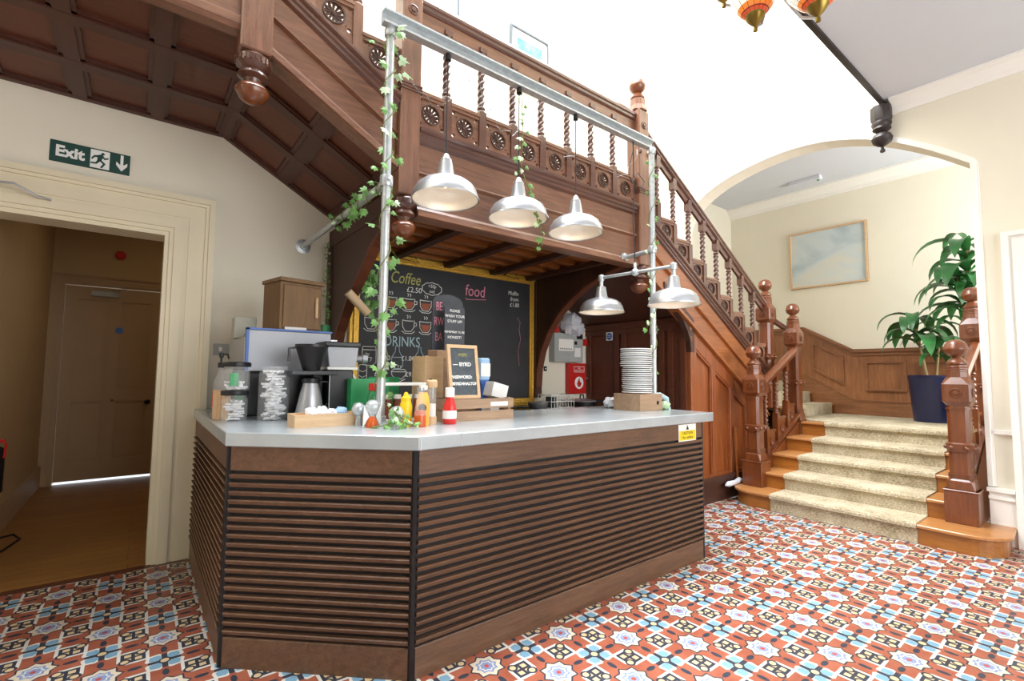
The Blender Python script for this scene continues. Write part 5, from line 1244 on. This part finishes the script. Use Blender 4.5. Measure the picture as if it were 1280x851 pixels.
MB().lathe([(0.030, 0), (0.031, 0.004), (0.028, 0.03), (0.012, 0.055)], (0.955, 2.40, CT), 20).build('amber_syrup', M['amber'], t)
MB().lathe([(0.012, 0.055), (0.022, 0.075), (0.032, 0.10), (0.030, 0.125), (0.016, 0.14), (0, 0.142)], (0.955, 2.40, CT), 20).build('glass_bulb', M['glass'], t)
b = MB(); b.prism([(-0.045, 0.0), (-0.012, 0.055), (-0.04, 0.115)], (0.95, 2.395, CT), (1, 0, 0), (0, 0, 1), (0, -0.002, 0)); b.prism([(0.05, 0.0), (0.022, 0.055), (0.05, 0.115)], (0.95, 2.395, CT), (1, 0, 0), (0, 0, 1), (0, -0.002, 0)); b.build('paper_sleeve', M['paper'], t)
for k, (x, y, z, r) in enumerate(((1.075, 2.36, CT + 0.062, 0.045), (0.985, 2.47, CT + 0.095, 0.04), (0.93, 2.52, CT + 0.085, 0.036))):
    t2 = thing('glass_globe', ('silvery glass globe resting in the ivy heap right of the post', 'silvery glass globe behind the ivy heap at the post foot', 'silvery glass globe left of the post above the wooden tray')[k], 'globe', (x, y, CT), 'silvery glass globes by the ivy post')
    b = MB(); b.ball((x, y, z), r, 20, 12); b.build('globe', M['galv'], t2); b = MB().lathe([(r * 0.55, 0), (r * 0.35, max(0.004, z - r * 0.95 - CT))], (x, y, CT), 14); b.build('stand', M['galv'], t2)
# green carton and clutter behind the post
o = rot_box('green_carton', (1.14, 2.95, CT + 0.12), (0.24, 0.10, 0.24), 0.0, M['green']); tag(o, 'green carton standing behind the ivy post in front of the menu', 'carton')
o = rot_box('green_board', (1.30, 3.08, CT + 0.125), (0.22, 0.02, 0.25), 0.0, M['green']); tag(o, 'flat green board behind the white rack', 'board')
t = thing('spray_bottle', 'green bottle with a red cap between the grinder and the post', 'bottle', (1.085, 2.72, CT))
MB().lathe([(0.03, 0), (0.032, 0.008), (0.032, 0.15), (0.02, 0.175)], (1.085, 2.72, CT), 18).build('bottle_body', M['gglass'], t); MB().lathe([(0.024, 0.175), (0.026, 0.18), (0.026, 0.215), (0, 0.217)], (1.085, 2.72, CT), 18).build('cap', M['ketchup'], t)
t = thing('condiment_rack', 'white wire rack of small jars behind the mustard bottle', 'rack', (1.26, 2.66, CT))
b = MB(); b.box((1.10, 2.60, CT + 0.205), (1.42, 2.75, CT + 0.22)); b.box((1.10, 2.60, CT), (1.42, 2.75, CT + 0.012))
for x in (1.105, 1.415):
    for y in (2.605, 2.745): b.tube([(x, y, CT + 0.01), (x, y, CT + 0.21)], 0.005, 6)
b.build('rack_frame', M['white'], t, 0.002)
for k, (x, m_) in enumerate(((1.15, 'brownj'), (1.21, 'brownj'), (1.28, 'blue'), (1.34, 'amber'), (1.385, 'blue'))):
    t2 = thing('spice_jar', 'small lidded jar standing in the white rack behind the bottles', 'jar', (x, 2.66, CT + 0.012), 'small jars in the white rack')
    MB().lathe([(0.024, 0), (0.025, 0.004), (0.025, 0.10), (0.02, 0.115)], (x, 2.66, CT + 0.012), 16).build('jar_body', M[m_], t2); MB().lathe([(0.022, 0.115), (0.023, 0.118), (0.023, 0.14), (0, 0.141)], (x, 2.66, CT + 0.012), 16).build('lid', M['white'], t2)

# wooden crate with things in it
def crate(t_, x0, x1, y0, y1, z0, z1, mat, slats=2, th=0.012):
    h = z1 - z0; g = h * 0.12 if slats > 1 else 0; sh = (h - g * (slats - 1)) / slats
    for s in range(slats):
        za = z0 + s * (sh + g)
        MB().box((x0, y0, za), (x1, y0 + th, za + sh)).build('slat', M[mat], t_); MB().box((x0, y1 - th, za), (x1, y1, za + sh)).build('slat', M[mat], t_)
        MB().box((x0, y0 + th, za), (x0 + th, y1 - th, za + sh)).build('slat', M[mat], t_); MB().box((x1 - th, y0 + th, za), (x1, y1 - th, za + sh)).build('slat', M[mat], t_)
    for x in (x0 + th, x1 - th * 2.6):
        for y in (y0 + th, y1 - th * 2.6): MB().box((x, y, z0), (x + th * 1.6, y + th * 1.6, z1 + 0.004)).build('corner_block', M[mat], t_)
    MB().box((x0 + th, y0 + th, z0), (x1 - th, y1 - th, z0 + 0.008)).build('bottom', M[mat], t_)
t = thing('wooden_crate', 'weathered slatted crate behind the ketchup, holding the letter board', 'crate', (1.62, 2.50, CT))
crate(t, 1.38, 1.875, 2.40, 2.66, CT, CT + 0.128, 'crate')
MB().box((1.70, 2.3985, CT + 0.082), (1.83, 2.40, CT + 0.108)).build('white_label', M['paper'], t)
t = thing('letter_board', 'felt letter board in a pale wooden frame leaning in the crate', 'letter board', (1.56, 2.47, CT + 0.13))
lb0 = Vector((1.435, 2.445, CT + 0.128)); ux = Vector((1, 0.0, 0)).normalized(); up = Vector((0, 0.16, 1)).normalized(); nn = ux.cross(up)
def lbx(name, u0, u1, v0, v1, d0, d1, mat):
    b_ = MB(); P = []
    for d in (d0, d1):
        for (u, v) in ((u0, v0), (u1, v0), (u1, v1), (u0, v1)): P.append(lb0 + ux * u + up * v + nn * d)
    b_.add(P, [(0, 3, 2, 1), (4, 5, 6, 7), (0, 1, 5, 4), (1, 2, 6, 5), (2, 3, 7, 6), (3, 0, 4, 7)]); return b_.build(name, mat, t)
Wb, Hb = 0.212, 0.325
lbx('felt_panel', 0.015, Wb - 0.015, 0.015, Hb - 0.015, 0, 0.008, M['felt'])
for q in ((0, Wb, 0, 0.02), (0, Wb, Hb - 0.02, Hb), (0, 0.02, 0.02, Hb - 0.02), (Wb - 0.02, Wb, 0.02, Hb - 0.02)): lbx('frame_bar', q[0], q[1], q[2], q[3], -0.002, 0.016, M['plank'])
b_ = MB()
for k in range(30):
    v = 0.025 + k * (Hb - 0.05) / 29
    b_.add([lb0 + ux * 0.02 + up * v + nn * 0.0095, lb0 + ux * (Wb - 0.02) + up * v + nn * 0.0095, lb0 + ux * (Wb - 0.02) + up * (v + 0.004) + nn * 0.0095, lb0 + ux * 0.02 + up * (v + 0.004) + nn * 0.0095], [(0, 1, 2, 3)])
b_.build('felt_ridges', M['felt'], t)
def LBM(u, v): return facing(lb0 + ux * u + up * v + nn * 0.0115, ux, up)
text('gold_lettering', 'WIFI:', 0.030, LBM(0.106, 0.262), M['chalky'], t)
text('lettering', '— BYRD', 0.033, LBM(0.098, 0.205), M['signw'], t, bold=0.001); text('lettering', 'PASSWORD:', 0.027, LBM(0.088, 0.128), M['signw'], t, bold=0.001); text('lettering', '4BYRD4HALTON', 0.0245, LBM(0.107, 0.088), M['signw'], t, bold=0.001)
# tall wooden box and card boxes behind the board
t = thing('tall_wooden_box', 'tall pale wooden crate with hand hole standing left of the letter board', 'crate', (1.42, 2.80, CT))
crate(t, 1.42, 1.55, 2.72, 2.90, CT, CT + 0.385, 'plank', 1)
MB().lathe([(0.014, 0), (0.014, 0.001), (0, 0.001)], (1.46, 2.7195, CT + 0.23), 14, (0, -1, 0)).build('hand_hole', M['blackm'], t)
for k in range(3):
    o = rot_box('cardboard_box', (1.605, 2.80, CT + 0.066 + 0.125 * k), (0.10, 0.14, 0.123), 0.0, M['crate']); tag(o, ('lowest', 'middle', 'topmost')[k] + ' brown card box of the stack behind the letter board', 'box', 'card boxes behind the letter board')
o = rot_box('kraft_bag', (1.575, 2.82, CT + 0.405), (0.13, 0.09, 0.05), 0.25, M['crate']); tag(o, 'folded brown paper bag lying on the boxes below the small chalkboards', 'bag')
# small chalkboards
t = thing('arched_chalkboard', 'small arched slate board with pink capital letters', 'chalkboard', (1.62, 2.98, 1.54))
P = [(-0.105, 0), (0.135, 0), (0.135, 0.33)]
for i in range(9): P.append((0.015 + 0.12 * math.cos(PI * i / 8), 0.335 + 0.055 * math.sin(PI * i / 8)))
MB().prism(P, (1.665, 2.90, 1.50), (1, 0, 0), (0, 0, 1), (0, 0.014, 0)).build('slate', M['slate2'], t)
for k, s_ in enumerate(('BE', 'RW', 'BA')): text('pink_lettering', s_, 0.085, FY(1.61, 2.8992, 1.80 - 0.105 * k), M['chalkp'], t, 0.0004, 'CENTER', 0.55)
MB().box((1.66, 2.92, CT), (1.70, 2.96, 1.52)).build('support_post', M['blackm'], t)
t = thing('notice_chalkboard', 'small rectangular slate board with white handwritten notice', 'chalkboard', (1.70, 2.80, 1.50))
MB().box((1.60, 2.80, 1.47), (1.755, 2.812, 1.79)).build('slate', M['slate2'], t)
for k, s_ in enumerate(('PLEASE', 'WASH YOUR', 'STUFF UP!', '', 'REMEMBER TO BE', 'HONEST!', '', 'thanks!')):
    if s_: text('lettering', s_, 0.026 if k != 4 else 0.020, FY(1.677, 2.7992, 1.765 - 0.036 * k), M['signw'], t, 0.0004)
MB().box((1.67, 2.815, CT), (1.70, 2.835, 1.55)).build('support_post', M['blackm'], t)
# sanitiser bottle (inverted blue), white packs
t = thing('blue_white_dispenser', 'blue and white plastic dispenser bottle right of the letter board', 'dispenser', (1.78, 2.60, CT + 0.13))
MB().box((1.735, 2.57, 1.30), (1.815, 2.62, 1.445)).build('white_body', M['lblue'], t, 0.01); MB().box((1.738, 2.567, 1.325), (1.812, 2.57, 1.41)).build('label', M['paper'], t)
b = MB(); b.prism([(-0.038, 1.30), (0.038, 1.30), (0.02, 1.265), (0.015, 1.08), (-0.02, 1.08), (-0.022, 1.265)], (1.775, 2.575, 0), (1, 0, 0), (0, 0, 1), (0, 0.04, 0)); b.build('blue_stem', M['blue'], t, 0.004)
for k, (x, z, lab) in enumerate(((1.84, CT + 0.135, 'white folded papers sticking up from the right end of the slatted crate'), (1.80, CT + 0.012, 'white paper pack lying inside the slatted crate'))):
    o = MB().cbox((x - 0.01, 2.53, z + 0.035), (0.12 - 0.05 * k, 0.10, 0.09 - 0.03 * k), Matrix.Rotation(0.25 if k == 0 else 0, 3, 'Y')).build('paper_pack', M['paper'], None, 0.002); tag(o, lab, 'paper')

# ------------------------------------------------------------------ right part of the counter
t = thing('wooden_crate', 'small wooden box under the tall stack of white plates', 'crate', (3.15, 2.47, CT))
x0, x1, y0, y1, z0, z1 = 3.02, 3.30, 2.30, 2.56, CT, CT + 0.13
for (a_, c_) in (((x0, y0, z0), (x1, y0 + 0.014, z1)), ((x0, y1 - 0.014, z0), (x1, y1, z1)), ((x0, y0 + 0.014, z0), (x0 + 0.014, y1 - 0.014, z1)), ((x1 - 0.014, y0 + 0.014, z0), (x1, y1 - 0.014, z1))): MB().box(a_, c_).build('side_board', M['crate'], t, 0.002)
MB().box((x0 + 0.014, y0 + 0.014, z1 - 0.02), (x1 - 0.014, y1 - 0.014, z1 - 0.004)).build('top_board', M['crate'], t)
MB().lathe([(0.016, 0), (0.016, 0.001), (0, 0.001)], (3.24, 2.2995, CT + 0.06), 14, (0, -1, 0)).build('hand_hole', M['blackm'], t)
NPL = 22; zz = CT + 0.13; h_ = 0.0162
for k in range(NPL):
    r = 0.118 if k < 13 else 0.124
    x = 3.155 + 0.004 * math.sin(k * 1.7) + (0.0 if k < 13 else -0.012); y = 2.43 + 0.003 * math.cos(k * 2.3); z = zz + k * h_
    o = MB().lathe([(0.055, 0.0), (0.062, 0.0), (0.080, 0.004), (r, 0.0078), (r + 0.001, 0.0115), (r, 0.0152), (0.082, 0.0085), (0.05, 0.005), (0.0, 0.005)], (x, y, z), 36).build('dinner_plate', M['china'])
    tag(o, 'white china dinner plate in the tall stack on the small wooden box', 'plate', 'stack of white dinner plates')
o = crumple(MB(), (3.10, 2.66, CT + 0.045), 0.055, 14, 9, 0.25, 31, 0.8).build('white_cloth', M['bag']); tag(o, 'crumpled white cloth on the worktop left of the plate box', 'cloth')
t = thing('pipe_bend', 'pale green pipe elbow at the right end of the worktop', 'pipe', (3.40, 2.36, CT))
b = MB(); b.tube([(3.30, 2.42, CT + 0.105), (3.37, 2.37, CT + 0.11), (3.405, 2.34, CT + 0.085), (3.41, 2.335, CT + 0.0)], [0.026] * 4, 14); b.build('bend', M['chalkb'], t)
b = MB(); b.lathe([(0.032, 0), (0.032, 0.02)], (3.41, 2.335, CT), 16); b.build('collar', M['chalkb'], t)
o = crumple(MB(), (3.345, 2.31, CT + 0.036), 0.042, 12, 8, 0.3, 33, 0.8).build('green_cloth', M['ivyp']); tag(o, 'crumpled pale green cloth between the plate box and the pipe elbow', 'cloth')
# back worktop: basket and pan
t = thing('wire_basket', 'white wire basket on the back worktop beside the chalkboard', 'basket', (3.75, 3.95, 0.965))
b = MB(); x0, x1, y0, y1, z0, z1 = 3.52, 3.86, 3.84, 4.06, 0.972, 1.11
for i in range(9): x = x0 + (x1 - x0) * i / 8; b.tube([(x, y0, z1), (x, y0, z0), (x, y1, z0), (x, y1, z1)], 0.004, 5)
for z in (z0, (z0 + z1) / 2, z1): b.tube([(x0, y0, z), (x1, y0, z), (x1, y1, z), (x0, y1, z), (x0, y0, z)], 0.005, 5)
b.build('wire_mesh', M['signw'], t)
MB().box((3.58, 3.87, 0.975), (3.62, 4.0, 1.09)).build('card_divider', M['felt'], t)
t = thing('frying_pan', 'dark lidded pan on the back worktop left of the red box', 'pan', (4.1, 3.95, 0.965))
MB().lathe([(0.14, 0), (0.16, 0.01), (0.165, 0.06)], (4.10, 3.95, 0.967), 30).build('pan_body', M['blackm'], t)
MB().lathe([(0.166, 0.06), (0.16, 0.07), (0.08, 0.09), (0.0, 0.095)], (4.10, 3.95, 0.967), 30).build('pan_lid', M['steel'], t)
b = MB(); b.tube([(4.07, 3.95, 1.06), (4.075, 3.95, 1.10), (4.125, 3.95, 1.10), (4.13, 3.95, 1.06)], 0.009, 6); b.build('lid_handle', M['black'], t)
b = MB(); b.tube([(4.25, 3.90, 1.02), (4.42, 3.82, 1.03)], 0.012, 8); b.build('pan_handle', M['black'], t)
o = MB().lathe([(0.07, 0), (0.10, 0.03), (0.11, 0.07), (0.10, 0.075)], (3.38, 3.90, 0.967), 24).build('mixing_bowl', M['steel']); tag(o, 'steel bowl on the back worktop right under the gilt frame corner', 'bowl')

# ------------------------------------------------------------------ pictures, plants, lights of the hall
t = thing('framed_picture', 'large pale watercolour in a thin gilt frame on the landing wall', 'picture', (XL, 2.76, 3.16))
MB().box((XL - 0.02, 2.24, 2.71), (XL - 0.005, 3.28, 3.60)).build('mount', M['art1'], t)
b = MB()
for q in ((2.24, 3.28, 2.71, 2.735), (2.24, 3.28, 3.575, 3.60), (2.24, 2.265, 2.735, 3.575), (3.255, 3.28, 2.735, 3.575)): b.box((XL - 0.04, q[0], q[2]), (XL - 0.002, q[1], q[3]))
b.build('frame', M['plank'], t)
b = MB(); b.prism([(2.30, 2.78), (3.22, 2.78), (3.22, 3.10), (2.85, 3.38), (2.30, 3.50)], (XL - 0.0215, 0, 0), (0, 1, 0), (0, 0, 1), (0.001, 0, 0)); b.build('print', M['art2' if False else 'art1'], t)
for k, (x0, x1, z0, z1, lab) in enumerate(((3.215, 3.80, 4.68, 5.40, 'blue seascape in a thin frame high on the white wall above the gallery rail'), (1.95, 2.52, 4.75, 5.55, 'pale framed picture cut by the top edge, left of the blue seascape'))):
    t = thing('framed_picture', lab, 'picture', ((x0 + x1) / 2, YW, z0))
    MB().box((x0 + 0.02, YW - 0.02, z0 + 0.02), (x1 - 0.02, YW - 0.004, z1 - 0.02)).build('mount', M['signw'], t)
    MB().box((x0 + 0.10, YW - 0.022, z0 + 0.12), (x1 - 0.10, YW - 0.02, z1 - 0.12)).build('print', M['art2' if k == 0 else 'art1'], t)
    b = MB(); frame_box(b, x0, x1, z0, z1, YW, 0.022, 0.035); b.build('frame', M['felt'], t)
t = thing('emergency_light', 'slim white emergency light on the landing ceiling', 'light', (7.66, 2.83, 4.25))
MB().box((7.60, 2.62, 4.19), (7.72, 3.04, 4.249)).build('body', M['ceil'], t, 0.006); MB().ball((7.66, 2.66, 4.185), 0.016, 10, 6).build('indicator', M['green'], t)

def plant(label, x, y, z0, potr, poth, stems, seed, potmat='navy', lmax=0.5):
    t_ = thing('potted_plant', label, 'plant', (x, y, z0))
    b_ = MB(); b_.lathe([(potr * 0.78, 0), (potr * 0.82, 0.01), (potr * 0.97, poth * 0.9), (potr, poth * 0.93), (potr, poth), (potr * 0.92, poth), (potr * 0.90, poth * 0.9)], (x, y, z0), 36); b_.build('pot', M[potmat], t_)
    b_ = MB(); b_.lathe([(potr * 0.91, poth * 0.91), (0, poth * 0.92)], (x, y, z0), 30, caps=False); b_.build('soil', M['soil'], t_)
    rnd = random.Random(seed); lb = MB()
    for (dx, dy, h, n, sp, L) in stems:
        base = Vector((x + dx * 0.3, y + dy * 0.3, z0 + poth * 0.9)); tip = Vector((x + dx, y + dy, z0 + poth + h))
        mid = (base + tip) / 2 + Vector((0, 0, 0.02))
        b_ = MB(); b_.tube([base, mid, tip], [0.017, 0.014, 0.010], 8); b_.build('stem', M['trunk'], t_)
        for k in range(n):
            f_ = (k + 0.5) / n; s0 = base.lerp(tip, 1 - sp * (1 - f_)) ; az = k * 2.4 + rnd.uniform(-.4, .4); l = L * rnd.uniform(0.75, 1.1)
            out = Vector((math.cos(az), math.sin(az), 0)); side = Vector((-math.sin(az), math.cos(az), 0)); wv = rnd.uniform(0.042, 0.060) * l / 0.45
            up0 = rnd.uniform(0.35, 0.9); m_ = 9; A_ = []; 
            p = Vector(s0); ang = up0 * 1.3
            for i in range(m_ + 1):
                q = i / m_; w_ = wv * math.sin(PI * min(1, q * 0.93 + 0.07)) ** 0.8 + 0.002
                A_ += [p - side * w_ + Vector((0, 0, w_ * 0.35)), p.copy(), p + side * w_ + Vector((0, 0, w_ * 0.35))]
                p = p + (out * math.cos(ang) + Vector((0, 0, 1)) * math.sin(ang)) * (l / m_); ang -= (up0 * 1.3 + 1.35) / m_ * 1.15
            lb.add(A_, [(3 * i + j, 3 * i + j + 1, 3 * i + j + 4, 3 * i + j + 3) for i in range(m_) for j in range(2)], True)
    lb.build('leaves', M['leaf'], t_, ang=80)
plant('drooping leafy plant in a dark blue glazed pot on the landing', 7.72, 1.50, 0.797, 0.25, 0.57, [(-0.05, 0.16, 0.72, 15, 0.55, 0.62), (0.03, -0.08, 0.50, 10, 0.6, 0.5)], 4)
plant('tall dark green plant behind the right newel at the edge of the arch', 7.35, 1.08, 0.797, 0.17, 0.45, [(0.0, 0.0, 1.65, 30, 0.5, 0.60), (0.05, 0.1, 1.25, 18, 0.5, 0.55)], 9, 'blackm')
t = thing('folded_cloth', 'white shoes or cloth lying on the floor behind the left newel base', 'cloth', (5.45, 2.72, 0.157)) if False else None
o = crumple(MB(), (5.30, 2.74, 0.03), 0.035, 12, 7, 0.3, 41, 0.7)
crumple(o, (5.42, 2.72, 0.19), 0.04, 12, 7, 0.3, 42, 0.6)
b = MB(); b.tube([(4.99, 2.70, 0.18), (5.08, 2.72, 0.175), (5.2, 2.71, 0.18), (5.32, 2.725, 0.19)], [0.012, 0.03, 0.024, 0.03], 10)
o = b.build('white_cloth', M['bag']); tag(o, 'white rolled cloth on the bottom step beside the left newel base', 'cloth')
o = MB().cbox((5.32, 2.745, 0.46), (0.03, 0.02, 0.62), Matrix.Rotation(-0.06, 3, 'Y')).build('wooden_lath', M['red_x']); tag(o, 'narrow wooden lath leaning against the panelling behind the left newel', 'lath')

# chandelier of three stained glass bowls
n = NT('stained glass')
tc = n.node('ShaderNodeTexCoord'); sp3 = n.node('ShaderNodeSeparateXYZ'); n.t.links.new(tc.outputs['Object'], sp3.inputs[0])
xx, yy2, zz2 = (E_(n, s) for s in sp3.outputs)
an = n.math('ARCTAN2', yy2, xx) * (16 / (2 * PI)); fr = n.math('PINGPONG', an, 0.5)
rad = n.math('SQRT', xx * xx + yy2 * yy2)
bands = n.ramp(rad * 6.0, [(0.0, rgb('6f7a34')), (0.30, rgb('c9502a')), (0.42, rgb('e8873a')), (0.52, rgb('f1ede2')), (0.72, rgb('f4f1ea')), (0.80, rgb('e07f35'))])
n.t.nodes[-1].color_ramp.interpolation = 'CONSTANT'
lead = (fr < 0.035).max(n.math('PINGPONG', rad * 6.0, 0.2) < 0.008)
n.set(Base_Color=n.mix(lead, bands, rgb('22242a')), Roughness=0.2, Transmission_Weight=0.0, Subsurface_Weight=0.0)
n.put(n.b.inputs['Emission Color'], n.mix(lead, bands, rgb('000000'))); n.b.inputs['Emission Strength'].default_value = 0.35
M['tiff'] = n.m
t = thing('chandelier', 'brass chandelier with stained glass bowl shades at the top edge', 'chandelier', (2.72, 1.12, 3.62))
def tbowl(c, r):
    o_ = bpy.data.objects.new('glass_bowl_anchor', None)
    b_ = MB(); pr = [(0.02, 0), (0.05, 0.012), (0.09, 0.05), (0.125, 0.10), (0.15, 0.16), (0.155, 0.18)]
    s = r / 0.155
    me_c = Vector(c)
    b_.lathe([(p[0] * s, p[1] * s) for p in pr], (0, 0, 0), 32, caps=False)
    o = b_.build('glass_bowl', M['tiff'], None); o.parent = t; o.location = me_c - Vector(t.location)
    b_ = MB(); b_.lathe([(0, -0.075), (0.012, -0.07), (0.012, -0.05), (0.006, -0.045), (0.03, -0.02), (0.045, 0.0), (0.05, 0.012), (0.03, 0.012)], c, 20); b_.build('brass_finial', M['brass'], t)
ctr = Vector((2.72, 1.14, 3.52))
for (c, r) in (((2.60, 1.185, 3.315), 0.125), ((2.62, 0.885, 3.20), 0.165), ((2.62, 1.37, 3.58), 0.14)):
    tbowl(c, r); c = Vector(c)
    P = [c + Vector((0, 0, -0.05)), c + (ctr - c) * 0.35 + Vector((0, 0, -0.09)), c + (ctr - c) * 0.7 + Vector((0, 0, -0.03)), ctr + Vector((0, 0, 0.05))]
    b = MB(); b.tube(P, 0.008, 8); b.build('curved_arm', M['steel'], t)
b = MB(); b.lathe([(0, -0.02), (0.03, 0.0), (0.05, 0.05), (0.02, 0.10), (0.012, 0.5), (0.012, 2.5)], ctr, 16); b.build('stem', M['brass'], t)
# ------------------------------------------------------------------ camera and light
f = 599.6; a, bb, c = (math.radians(v) for v in (52.2308, 3.8529, 0.5196))
Mx = Matrix(((math.sin(a), -math.cos(a), 0), (0, 0, -1), (math.cos(a), math.sin(a), 0)))
Pm = Matrix(((1, 0, 0), (0, math.cos(bb), math.sin(bb)), (0, -math.sin(bb), math.cos(bb))))
Cm = Matrix(((math.cos(c), -math.sin(c), 0), (math.sin(c), math.cos(c), 0), (0, 0, 1)))
R = Cm @ Pm @ Mx
cam = bpy.data.cameras.new('camera'); cam.sensor_width = 36.0; cam.lens = f / 1280 * 36; cam.clip_start = 0.05
co = bpy.data.objects.new('camera', cam); C.objects.link(co)
m3 = Matrix((R[0], -R[1], -R[2])).transposed(); m4 = m3.to_4x4(); m4.translation = (0, 0, 1.35); co.matrix_world = m4
bpy.context.scene.camera = co

w = bpy.data.worlds.new('daylight'); bpy.context.scene.world = w; w.use_nodes = True
bg = w.node_tree.nodes['Background']; bg.inputs[0].default_value = (0.86, 0.93, 1.0, 1); bg.inputs[1].default_value = 1.0
def area(name, loc, size, power, color, rot=(0, 0, 0), spread=180):
    l = bpy.data.lights.new(name, 'AREA'); l.shape = 'RECTANGLE'; l.size, l.size_y = size; l.energy = power; l.color = color; l.spread = math.radians(spread)
    o = bpy.data.objects.new(name, l); C.objects.link(o); o.location = loc; o.rotation_euler = rot; return o
area('skylight', (1.6, 2.75, 8.6), (7.0, 2.6), 1300, (0.95, 0.97, 1.0))
area('hall_fill', (2.6, -3.8, 2.1), (4.6, 2.8), 200, (0.95, 0.97, 1.0), (math.radians(90), 0, math.radians(0)))  # added fill light before the plain front wall, unseen behind the camera
area('landing_fill', (7.2, -0.9, 2.6), (1.4, 1.6), 100, (0.95, 0.97, 1.0), (math.radians(90), 0, 0))  # added fill light to brighten the landing; the side wall has no opening
area('corridor_lamp', (0.6, 6.2, 3.2), (0.3, 0.3), 5, (1.0, 0.8, 0.55))
vs = bpy.context.scene.view_settings
vs.view_transform = 'Standard'; vs.look = 'None'; vs.exposure = 0.42; vs.gamma = 1; vs.use_curve_mapping = False
